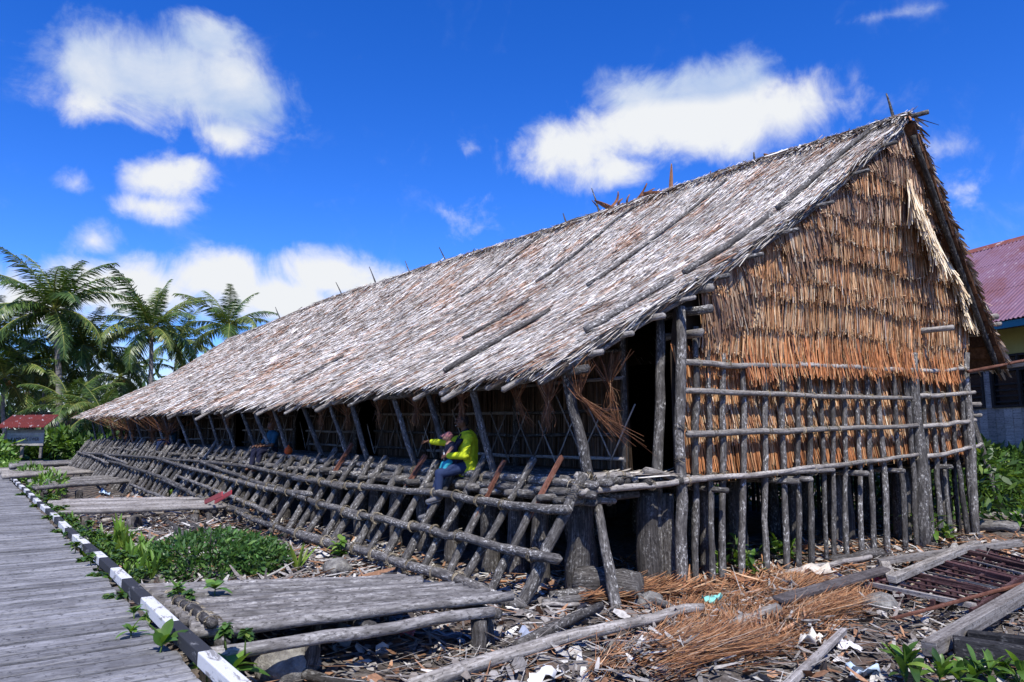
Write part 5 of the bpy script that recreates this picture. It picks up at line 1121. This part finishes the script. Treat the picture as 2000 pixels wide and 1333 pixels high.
M_GLASSD = plain('dark_window_glass', (.012, .014, .016), .15, 2, .2, .5); M_DARKF = plain('dark_frame', (.025, .022, .02), .6)
def build_house():
    hd = ray(544, 857); hx = -np.array([hd[0], hd[1], 0]); hx /= np.linalg.norm(hx)             # along the wall, to the right
    hn = np.array([hx[1], -hx[0], 0]); C = atd(1950, 632, 23); cc = np.array([C[0], C[1], 0]); hn = hn if hn.dot(C0 * [1, 1, 0] - cc) > 0 else -hn
    g0 = .35; ez = C[2]; H = lambda x, y, z: cc + hx * x + hn * y + ZZ * z                        # y towards the viewer
    o = thing('village_house', tuple(H(3, -3, g0)), 'village house with a faded purple corrugated roof and yellow-green walls', 'house')
    x0, x1 = -6.5, 9.0; rise = 3.4; depth = 4.6
    wl0 = H(x0, -.7, 0)
    def panel(name, xa, xb, za, zb, y, th, m): return mk(name, (*box8(H((xa + xb) / 2, y, (za + zb) / 2), xb - xa, th, zb - za, hx, hn, ZZ),), m, o, False)
    sill = 2.95; head = ez - .75
    # front wall around the window band
    panel('wall', x0, x1, head, ez - .05, -.9, .12, M_YEL)
    nb = 62; w = (x1 - x0) / nb
    for i in range(nb): panel('wall_board', x0 + i * w + .004, x0 + (i + 1) * w - .004, g0 - .1, sill, -.9 + (.006 if i % 2 else 0), .06, M_GREYB)
    xs = [x0, -.95, -.55, .25, .40, 1.5, 1.65, 3.2, 3.6, 5.2, 5.6, 7.2, x1]
    for a, b, kind in ((x0, -2.6, 'y'), (-1.25, -1.05, 'g'), (.62, .80, 'g'), (2.6, 3.4, 'y'), (5.4, 6.0, 'y'), (7.8, x1, 'y')): panel('wall_panel', a, b, sill, head, -.9, .10, M_YEL if kind == 'y' else M_GREYB)
    for a, b in ((-2.6, -1.25), (-1.05, .62), (.80, 2.6), (3.4, 5.4), (6.0, 7.8)):
        wn = mk('window', (*box8(H((a + b) / 2, -.95, (sill + head) / 2), b - a, .03, head - sill, hx, hn, ZZ),), M_GLASSD, o, False)
        for x in (a + .04, (a + b) / 2, b - .04): mk('frame', (*box8(H(x, -.86, (sill + head) / 2), .07, .09, head - sill - .004, hx, hn, ZZ),), M_DARKF, wn, False)
        for z in (sill + .035, head - .035, (sill + head) / 2 + .3): mk('frame', (*box8(H((a + b) / 2, -.862, z), b - a - .01, .085, .06, hx, hn, ZZ),), M_DARKF, wn, False)
        for k in range(1, 5): mk('louvre', (*box8(H((a + b) / 2, -.90, sill + (head - sill) * k / 9), b - a - .1, .03, .05, hx, hn, ZZ),), M_DARKF, wn, False)
    for y in (-.9 - 7.4,): panel('rear_wall', x0, x1, g0, ez, y, .1, M_YEL)
    for x in (x0 + .05, x1 - .05):
        V = np.array([H(x, -.95, g0), H(x, -8.2, g0), H(x, -8.2, ez), H(x, -depth, ez + rise - .1), H(x, -.95, ez)]); mk('end_wall', (V, [(0, 1, 2, 3, 4)]), M_YEL, o, False)
    panel('fascia', x0 - .3, x1 + .3, ez - .16, ez + .02, .05, .04, M_TEAL)
    rf = None; sheets = [(-6.8, -3.2), (-3.25, .4), (.35, 4.0), (3.95, 9.3)]
    for i, (a, b) in enumerate(sheets):
        for k, (v0, v1) in enumerate(((0, .36), (.345, .70), (.69, 1.0))):
            lo = lambda x, v: H(x, .12 - (depth + .12) * v, ez + .03 + rise * v + .012 * i + .010 * k)
            mk('roof_sheet', corr(lo(a, v0), lo(b, v0), lo(b, v1), lo(a, v1), int((b - a) / .13), .020), M_PURP, o)
        lo = lambda x, v: H(x, -depth - (depth + .1) * v, ez + .05 + rise * (1 - v)); mk('roof_sheet', corr(lo(b, 1), lo(a, 1), lo(a, 0), lo(b, 0), int((b - a) / .13), .020), M_PURP, o)
    mr = rust_sheet('rusted_ridge_cap', (.24, .08, .06), (.32, .12, .08), (.72, .70, .68), .9, .2, .7)
    for i, x in enumerate(np.arange(-6.7, 9, 1.9)):
        V = np.array([H(x, -depth + .22, ez + rise - .09), H(x + 1.93, -depth + .22, ez + rise - .09), H(x, -depth, ez + rise + .10), H(x + 1.93, -depth, ez + rise + .10), H(x, -depth - .22, ez + rise - .09), H(x + 1.93, -depth - .22, ez + rise - .09)]) + ZZ * .006 * (i % 2); mk('ridge_cap', (V, [(0, 1, 3, 2), (2, 3, 5, 4)]), mr, o, False)
    tag(mk('leaning_post', pole(H(.55, 1.2, g0), H(-.35, 1.2, 3.9), .075, .065, 6, .02), M_BARK, o))
    mk('lintel_beam', beam(H(-.2, 1.1, 3.86), H(2.5, 1.1, 3.95), .12, .16), M_TIMB, o, False)
build_house()

# ------------------------------------------------------------------ village sign with its own little roof
def build_sign():
    D = 46.; c = atd(50, 855, D); rt = unit(np.array([math.cos(YAW) , -math.sin(YAW), 0]) + np.array([.0, .12, 0])); up = ZZ; fw = -unit(np.array([c[0], c[1], 0])); fw = fw - rt * fw.dot(rt); fw = unit(fw)
    px = D / F_PX * .84; o = thing('village_sign', (c[0], c[1], .4), 'weathered grey village sign board under a small red corrugated roof', 'sign')
    S = lambda x, y, z: c + rt * x + fw * y + ZZ * z
    n = 5
    for i in range(n): mk('board', (*box8(S(0, 0, (i - 2) * 6.2 * px), 66 * px, .05, 6.0 * px, rt, fw, ZZ),), M_GREYB, o, False)
    for x in (-28 * px, 28 * px): mk('post', (*box8(S(x, -.08, -8 * px), .12, .09, 62 * px, rt, fw, ZZ),), M_TIMB, o, False)
    mk('post', (*box8(S(-6 * px, -.08, -18 * px), .14, .09, 40 * px, rt, fw, ZZ),), M_BARKL, o, False)
    mr = rust_sheet('red_roof_sheet', (.17, .035, .03), (.12, .03, .028), (.55, .55, .57), .8, .1, .7)
    for i in range(3):
        a, b = (-43 + i * 28) * px, (-43 + (i + 1) * 28 + .8) * px; zlo, zhi = (18 + i * .25) * px, (43 + i * .25) * px
        mk('roof_sheet', corr(S(a, .62, zlo + .01 * i), S(b, .62, zlo + .01 * i), S(b + 3 * px, -.7, zhi + .01 * i), S(a + 3 * px, -.7, zhi + .01 * i), 9, .035), mr, o)
    mk('roof_beam', beam(S(-40 * px, -.1, 28 * px), S(38 * px, -.1, 28 * px), .1, .1), M_TIMB, o, False)
    for txt, z, h in (('KAMPUNG EWER', -3.2, 6.6),):
        cu = bpy.data.curves.new('lettering', 'FONT'); cu.body = txt; cu.size = 1; cu.align_x = 'CENTER'; cu.align_y = 'CENTER'; cu.extrude = .004; tmp = bpy.data.objects.new('tmp', cu); COL.objects.link(tmp)
        me = bpy.data.meshes.new_from_object(tmp.evaluated_get(bpy.context.evaluated_depsgraph_get())); bpy.data.objects.remove(tmp); v = np.zeros(len(me.vertices) * 3); me.vertices.foreach_get('co', v); v = v.reshape(-1, 3); v = (v - [(v[:, 0].max() + v[:, 0].min()) / 2, (v[:, 1].max() + v[:, 1].min()) / 2, 0]); sx = 50 * px / np.ptp(v[:, 0]); sy = h * px / np.ptp(v[:, 1])
        W2 = S(0, .032, z * px) + np.outer(v[:, 0] * sx, rt) + np.outer(v[:, 1] * sy, ZZ) + np.outer(v[:, 2], fw) - wl(o); me.vertices.foreach_set('co', W2.ravel()); me.materials.append(plain('black_lettering', (.015, .016, .02), .7)); l = bpy.data.objects.new('lettering', me); link(l, o)
build_sign()
def build_shed():
    D = 60.; P = atd(92, 850, D); rt = np.array([math.cos(YAW), -math.sin(YAW), 0]); fw = -unit(np.array([P[0], P[1], 0])); o = thing('hut', (P[0], P[1], .45), 'small hut with a brown leaf roof behind the palm trunk', 'hut'); S = lambda x, y, z: np.array([P[0], P[1], 0]) + rt * x + fw * y + ZZ * z
    for i in range(8): mk('wall_board', (*box8(S(-1.3 + i * .36, 0, 1.7), .35, .05, 2.6, rt, fw, ZZ),), M_GREYB, o, False)
    mk('door', (*box8(S(.55, .05, 1.4), .75, .05, 1.9, rt, fw, ZZ),), M_TEAL, o, False); mk('side_wall', (*box8(S(-1.45, -1.2, 1.7), .05, 2.4, 2.6, rt, fw, ZZ),), M_TEAL, o, False); mk('side_wall', (*box8(S(1.55, -1.2, 1.7), .05, 2.4, 2.6, rt, fw, ZZ),), M_GREYB, o, False)
    n = 1200; r = np.random.default_rng(5); x = r.uniform(-1.9, 1.9, n); v = r.uniform(0, 1, n); Pt = S(0, 0, 0) + np.outer(x, rt) + np.outer(.6 - 1.9 * v, fw) + np.outer(2.9 + 1.1 * v, ZZ); Dd = unit(fw * 1.9 - ZZ * 1.1 + r.normal(0, .2, (n, 3)))
    tag(mk('leaf_roof', blades(Pt, Dd, unit(ZZ + fw * .5 + r.normal(0, .2, (n, 3))), r.uniform(.08, .18, n), r.uniform(.3, .6, n), 0., pick(n, [(2, (.36, .18, .09)), (1, (.5, .34, .2)), (1, (.2, .1, .05))], r)), M_THATCH, o, False), kind='stuff')
    V = np.array([S(-1.8, .55, 2.88), S(1.8, .55, 2.88), S(1.8, -1.3, 3.95), S(-1.8, -1.3, 3.95), S(1.8, -3, 2.9), S(-1.8, -3, 2.9)]); mk('roof_base', (V, [(0, 1, 2, 3), (3, 2, 4, 5)]), M_UNDER, o, False)
build_shed()

# ------------------------------------------------------------------ people on the veranda
def blob(parts, voxel, smooth=6):
    """one closed skin grown over tapered limbs: parts are (a, b, ra, rb) or (centre, radii3)"""
    gs = []
    for p in parts:
        if len(p) == 4:
            a, b, ra, rb = np.array(p[0], float), np.array(p[1], float), p[2], p[3]; k = 7; T = b - a; l = np.linalg.norm(T); T = T / l; pts = []; rad = []
            for th in (85, 55, 25): pts.append(a - T * ra * math.sin(math.radians(th))); rad.append(ra * math.cos(math.radians(th)))
            for q in np.linspace(0, 1, 4): pts.append(a + (b - a) * q); rad.append(ra + (rb - ra) * q)
            for th in (25, 55, 85): pts.append(b + T * rb * math.sin(math.radians(th))); rad.append(rb * math.cos(math.radians(th)))
            gs.append(tube(np.array(pts), rad, 12, 0))
        else:
            c, rd = np.array(p[0], float), np.array(p[1], float); pts = [c + [0, 0, rd[2] * s] for s in (-.995, -.9, -.7, -.4, 0, .4, .7, .9, .995)]; V, F, U = tube(np.array(pts), [max(.02, math.sqrt(1 - s * s)) for s in (-.995, -.9, -.7, -.4, 0, .4, .7, .9, .995)], 14, 0); V = V.copy(); V[:, 0] = c[0] + (V[:, 0] - c[0]) * rd[0]; V[:, 1] = c[1] + (V[:, 1] - c[1]) * rd[1]; gs.append((V, F, U))
    V, F, _, _ = join(*gs); me = bpy.data.meshes.new('tmp'); me.from_pydata(V.tolist(), [], F); ob = bpy.data.objects.new('tmp', me); COL.objects.link(ob)
    m = ob.modifiers.new('r', 'REMESH'); m.mode = 'VOXEL'; m.voxel_size = voxel; m2 = ob.modifiers.new('s', 'SMOOTH'); m2.iterations = smooth; m2.factor = .5
    e = bpy.data.meshes.new_from_object(ob.evaluated_get(bpy.context.evaluated_depsgraph_get())); n = len(e.vertices); v = np.zeros(n * 3); e.vertices.foreach_get('co', v); F = [tuple(p.vertices) for p in e.polygons]; bpy.data.objects.remove(ob); return v.reshape(-1, 3), F
M_SKIN = plain('brown_skin', (.13, .062, .036), .5, 30, .15); M_SKINB = plain('baby_skin', (.36, .19, .13), .5, 30, .1); M_JACK = plain('lime_jacket_cloth', (.50, .58, .015), .75, 40, .12, bd=.01); M_JEAN = plain('denim', (.018, .032, .085), .85, 60, .3, bd=.004)
M_NAVY = plain('navy_cloth', (.012, .014, .035), .85, 40, .3); M_AQUA = plain('aqua_cloth', (.03, .32, .42), .8, 40, .15); M_PINK = plain('dusty_pink_cloth', (.40, .16, .15), .8, 40, .15); M_HAIR = plain('black_hair', (.012, .010, .009), .6, 60, .3); M_SHOE = plain('grey_shoe', (.12, .12, .13), .7, 30, .2); M_SOLE = plain('white_sole', (.55, .55, .55), .6); M_WHITE = plain('white_cloth', (.6, .6, .62), .8, 30, .1); M_TEETH = plain('teeth', (.7, .68, .62), .4); M_BLACKP = plain('black_plastic', (.01, .01, .011), .3)
M_BLUEC = plain('blue_patterned_cloth', (.012, .075, .13), .8, 14, .8)
def person_frame(seat, fdir, k=1.):
    f = unit(np.array([fdir[0], fdir[1], 0.])); s = np.array([-f[1], f[0], 0])                 # s: the person's left
    return lambda x, y, z: np.asarray(seat) + (f * x + s * y + ZZ * z) * k
def hand(X, w, e, up, M, parent, curl=.6, sc_=1., right=1):
    """palm with four fingers and a thumb, direction from wrist w along e"""
    e = unit(np.asarray(e, float)); up = unit(np.asarray(up, float) - e * e.dot(up)); sd = np.cross(e, up) * right; P = []
    pc = w + e * .05 * sc_; P.append((w, w + e * .03 * sc_, .026 * sc_, .030 * sc_))
    for i in range(4):
        b = w + e * .085 * sc_ + sd * (i - 1.5) * .021 * sc_; P.append((w + e * .03 * sc_ + sd * (i - 1.5) * .014 * sc_, b, .015 * sc_, .0115 * sc_)); l = (.068, .076, .07, .055)[i] * sc_; m = b + (e * math.cos(curl) - up * math.sin(curl)) * l * .5; t = m + (e * math.cos(curl * 2.2) - up * math.sin(curl * 2.2)) * l * .5; P += [(b, m, .0105 * sc_, .0095 * sc_), (m, t, .0095 * sc_, .0075 * sc_)]
    b = w + e * .03 * sc_ - sd * .03 * sc_; m = b + (e * .6 - sd * .6 - up * .4) * .045 * sc_; t = m + (e * .85 - up * .5) * .035 * sc_; P += [(w + e * .01, b, .016 * sc_, .014 * sc_), (b, m, .013 * sc_, .0115 * sc_), (m, t, .011 * sc_, .0085 * sc_)]
    return P
def build_man():
    seat = DK(912, 922, -1.50); seat[2] = deck_z(ST(seat)[1]) + .03; fd = -UU + AX * .42; X = person_frame(seat, fd, 1.15)
    # facing out over the lattice; the right arm (towards +AX side) stretched out with a phone
    o = thing('person', tuple(seat), 'seated person in a lime jacket and jeans holding out a phone, baby on chest', 'person')
    nk, hd = X(.02, 0, .56), X(.075, .01, .70)
    shR, shL = X(.0, -.19, .47), X(.0, .19, .47)
    elR, wrR = X(.26, -.30, .40), X(.52, -.38, .42); elL, wrL = X(.06, .30, .23), X(.30, .08, .22)
    hipR, hipL = X(.0, -.10, .08), X(.0, .10, .08); knR, knL = X(.36, -.16, -.04), X(.40, .14, -.02); anR, anL = X(.50, -.17, -.55), X(.42, .15, -.30)
    face = [(hd, (.078, .078, .105)), (X(.11, .01, .665), (.052, .052, .060)), (X(.165, .01, .70), X(.175, .01, .685), .013, .018), (X(.14, .01, .735), (.03, .055, .018)), (nk - ZZ * .05, hd, .055, .052), (X(.145, .01, .645), (.022, .032, .016)), (X(.07, .085, .70), (.018, .012, .03)), (X(.07, -.065, .70), (.018, .012, .03)), (X(.12, .045, .685), (.03, .025, .03)), (X(.12, -.025, .685), (.03, .025, .03))]
    body = face + [(X(0, 0, .10), X(0, 0, .42), .13, .14), (nk - ZZ * .1, nk, .06, .055), (shR, shL, .07, .07), (shR, elR, .05, .042), (elR, wrR, .042, .030), (shL, elL, .05, .042), (elL, wrL, .042, .030), (hipR, knR, .08, .055), (hipL, knL, .08, .055), (knR, anR, .05, .036), (knL, anL, .05, .036)]
    body += hand(X, wrR, wrR - elR, ZZ + fd * .2, None, None, .75, 1.0, 1) + hand(X, wrL, X(.40, -.02, .20) - wrL, fd + ZZ * .3, None, None, .5, 1.0, -1)
    V, F = blob(body, .0085, 4); mk('body', (V, F), M_SKIN, o)
    # clothes follow the limbs
    jk = [(X(-.01, 0, .02), X(-.01, 0, .45), .175, .165), (shR, shL, .092, .092), (shR, elR, .078, .066), (elR, wrR - (wrR - elR) * .16, .064, .050), (shL, elL, .080, .072), (elL, wrL - (wrL - elL) * .16, .068, .052), (X(-.02, .12, .0), X(-.02, .12, .4), .10, .10), (X(-.02, -.12, .0), X(-.02, -.12, .4), .10, .10), (X(-.06, .13, -.10), X(-.04, .13, .1), .09, .1)]
    V, F = blob(jk, .012, 5); dn = vnoise(V[:, 0] * 22 + V[:, 2] * 9, V[:, 1] * 22 + V[:, 2] * 25) - .5; nrm = unit(V - (np.asarray(seat) + ZZ * .25)); mk('jacket', (V + nrm * (dn * .022)[:, None], F), M_JACK, o)
    V, F = blob([(nk - ZZ * .075, nk - ZZ * .02, .095, .085)], .012, 3); mk('collar', (V, F), M_NAVY, o)
    jn = [(X(-.02, 0, .04), X(.0, 0, .10), .15, .14), (hipR, knR, .105, .082), (hipL, knL, .105, .082), (knR, anR + (knR - anR) * .05, .080, .062), (knL, anL + (knL - anL) * .05, .080, .062)]
    V, F = blob(jn, .012, 4); dn = vnoise(V[:, 2] * 28 + V[:, 0] * 10, V[:, 1] * 18) - .5; mk('jeans', (V + np.outer(dn * .016, unit(fd + ZZ * .2)), F), M_JEAN, o)
    for an, yaw in ((anR, -.1), (anL, .1)):
        fdv = unit(unit(fd) + np.array([-fd[1], fd[0], 0]) * yaw - ZZ * .25); up2 = unit(ZZ + unit(fd) * .3)
        V, F = blob([(an - ZZ * .02, an - ZZ * .06, .045, .048), (an - ZZ * .065 - fdv * .03, an - ZZ * .07 + fdv * .17, .045, .038)], .011, 3); s = mk('shoe', (V, F), M_SHOE, o)
        V, F = blob([(an - ZZ * .098 - fdv * .03, an - ZZ * .098 + fdv * .17, .022, .020)], .008, 3); mk('sole', (V, F), M_SOLE, s)
    V, F = blob([(hd + ZZ * .035 - unit(fd) * .022, (.086, .086, .088)), (hd - unit(fd) * .05, (.06, .07, .08))], .009, 3); V2 = V; keep = [f for f in F if not any(((V2[i] - hd).dot(unit(fd)) > .035 and (V2[i] - hd)[2] < .06) for i in f)]; mk('hair', (V2, keep), M_HAIR, o)
    mk('smile', (*box8(X(.168, .01, .643), .01, .035, .010, unit(fd), np.array([-unit(fd)[1], unit(fd)[0], 0]), ZZ),), M_TEETH, o, False)
    for y in (-.022, .042): V, F = blob([(X(.158, y, .716), (.010, .010, .008))], .004, 1); mk('eye', (V, F), M_HAIR, o)
    # jacket zip edges and the carrier straps
    for y in (-.125, .125): mk('jacket_edge', tube(np.array([X(.10, y * .6, .53), X(.165, y, .38), X(.17, y * 1.15, .18), X(.15, y * 1.25, -.02)]), .014, 6, 0), M_NAVY, o)
    cr = blob([(X(.22, 0, .13), X(.225, 0, .33), .125, .115), (X(.12, -.10, .2), X(.12, .10, .2), .09, .09), (X(.10, -.12, .44), X(.2, -.06, .3), .035, .04), (X(.10, .12, .44), X(.2, .06, .3), .035, .04)], .012, 4)
    c = mk('baby_carrier', cr, M_NAVY, None, True, tuple(X(.16, 0, .1))); tag(c, 'navy baby carrier strapped to the seated person in the lime jacket', 'baby carrier')
    # phone in the outstretched hand
    ph = wrR + unit(wrR - elR) * .11 + ZZ * .02; tag(mk('phone', (*box8(ph, .012, .075, .15, unit(fd), np.array([-unit(fd)[1], unit(fd)[0], 0]), ZZ),), M_BLACKP, None, False, tuple(ph)), 'black phone held at arm length by the person in the lime jacket', 'phone')
    # baby
    B = lambda x, y, z: X(.22 + x, y, .12 + z); bh = B(.055, .0, .36); b = thing('person', tuple(B(0, 0, 0)), 'baby in aqua trousers and a pink cap asleep in the navy carrier', 'baby')
    V, F = blob([(bh, (.066, .066, .075)), (B(.11, 0, .35), (.03, .04, .035)), (B(.12, 0, .355), B(.125, 0, .35), .012, .012), (B(0, 0, .05), B(.03, 0, .25), .08, .075), (B(.03, 0, .25), bh, .035, .04), (B(.0, .08, .22), B(.08, .10, .12), .03, .024), (B(0, -.08, .22), B(.08, -.10, .12), .03, .024), (B(.02, .06, .02), B(.10, .14, -.02), .045, .035), (B(.10, .14, -.02), B(.12, .15, -.16), .034, .026), (B(.02, -.06, .02), B(.10, -.14, -.02), .045, .035), (B(.10, -.14, -.02), B(.14, -.16, -.16), .034, .026)], .009, 4); mk('body', (V, F), M_SKINB, b)
    V, F = blob([(bh + ZZ * .025 - unit(fd) * .01, (.075, .075, .07)), (bh + ZZ * .03 + unit(fd) * .05, bh + ZZ * .02 + unit(fd) * .10, .035, .025)], .009, 3); keep = [f for f in F if not any((V[i] - bh)[2] < .0 and (V[i] - bh).dot(unit(fd)) > -.01 for i in f)]; mk('cap', (V, keep), M_PINK, b)
    V, F = blob([(B(.0, 0, .03), B(.02, 0, .12), .088, .082), (B(.02, .06, .02), B(.10, .14, -.02), .058, .05), (B(.10, .14, -.02), B(.115, .148, -.11), .05, .044), (B(.02, -.06, .02), B(.10, -.14, -.02), .058, .05), (B(.10, -.14, -.02), B(.135, -.157, -.11), .05, .044)], .010, 3); mk('trousers', (V, F), M_AQUA, b)
    for y, x in ((.15, .12), (-.16, .14)): V, F = blob([(B(x, y, -.18), B(x + .06, y, -.20), .032, .026)], .008, 3); mk('shoe', (V, F), M_NAVY, b)
    mk('harness_ring', tube(np.array([B(.10 + .012, .055 * math.cos(a), .10 + .055 * math.sin(a)) for a in np.linspace(0, 6.28, 17)]), .009, 6, 0), M_WHITE, b)
build_man()
def sitter(px, py, s, label, top, lower, seed, prop=None):
    seat = DK(px, py, s); seat[2] = deck_z(ST(seat)[1]) + .06; fd = -UU + AX * (-.3 if seed % 2 else .4); X = person_frame(seat, fd); o = thing('person', tuple(seat), label, 'person'); hd = X(.05, 0, .68)
    V, F = blob([(hd, (.078, .078, .105)), (X(.09, 0, .645), (.05, .05, .055)), (X(.135, 0, .68), X(.145, 0, .665), .012, .015), (X(0, 0, .5), hd, .055, .05), (X(0, 0, .1), X(0, 0, .42), .12, .13), (X(0, -.18, .45), X(0, .18, .45), .065, .065), (X(0, -.18, .45), X(.14, -.25, .2), .048, .04), (X(.14, -.25, .2), X(.34, -.12, .18), .04, .03), (X(0, .18, .45), X(.14, .25, .2), .048, .04), (X(.14, .25, .2), X(.34, .12, .18), .04, .03), (X(0, -.1, .08), X(.4, -.14, .06), .08, .055), (X(0, .1, .08), X(.4, .14, .06), .08, .055), (X(.4, -.14, .06), X(.46, -.13, -.34), .05, .036), (X(.4, .14, .06), X(.44, .14, -.36), .05, .036), (X(.46, -.13, -.36), X(.60, -.13, -.40), .036, .03), (X(.44, .14, -.38), X(.58, .14, -.42), .036, .03)] + hand(X, X(.34, -.12, .18), fd, ZZ, None, None, .5) + hand(X, X(.34, .12, .18), fd, ZZ, None, None, .5), .010, 4); mk('body', (V, F), M_SKIN, o)
    V, F = blob([(X(0, 0, .08), X(0, 0, .44), .15, .15), (X(0, -.18, .45), X(0, .18, .45), .085, .085), (X(0, -.18, .45), X(.10, -.235, .27), .068, .062), (X(0, .18, .45), X(.10, .235, .27), .068, .062)], .013, 4); mk('shirt', (V, F), top, o)
    V, F = blob([(X(-.02, 0, .05), X(0, 0, .1), .14, .13), (X(0, -.1, .08), X(.4, -.14, .06), .1, .078), (X(0, .1, .08), X(.4, .14, .06), .1, .078), (X(.4, -.14, .06), X(.46, -.13, -.28), .075, .06), (X(.4, .14, .06), X(.44, .14, -.30), .075, .06)], .013, 4); mk('trousers', (V, F), lower, o)
    V, F = blob([(hd + ZZ * .03 - unit(fd) * .02, (.088, .088, .092))], .010, 3); keep = [f for f in F if not any(((V[i] - hd).dot(unit(fd)) > .035 and (V[i] - hd)[2] < .06) for i in f)]; mk('hair', (V, keep), M_HAIR, o)
    return o
sitter(530, 890, -1.45, 'person in a blue patterned shirt sitting in the veranda shade beside an orange bag', M_BLUEC, M_NAVY, 1)
sitter(336, 872, -1.3, 'person in a dark blue top sitting deep in the far veranda shade', M_BLUEC, M_JEAN, 2)
P = DK(563, 889, -1.55); P[2] = deck_z(ST(P)[1]) + .06
V, F = blob([(P + ZZ * .09, (.10, .09, .10)), (P + ZZ * .16, P + ZZ * .22, .035, .02)], .012, 3); tag(mk('bag', (V, F), plain('orange_cloth', (.60, .09, .015), .7, 30, .2), None, True, tuple(P)), 'small orange bag on the veranda edge beside the sitting person', 'bag')
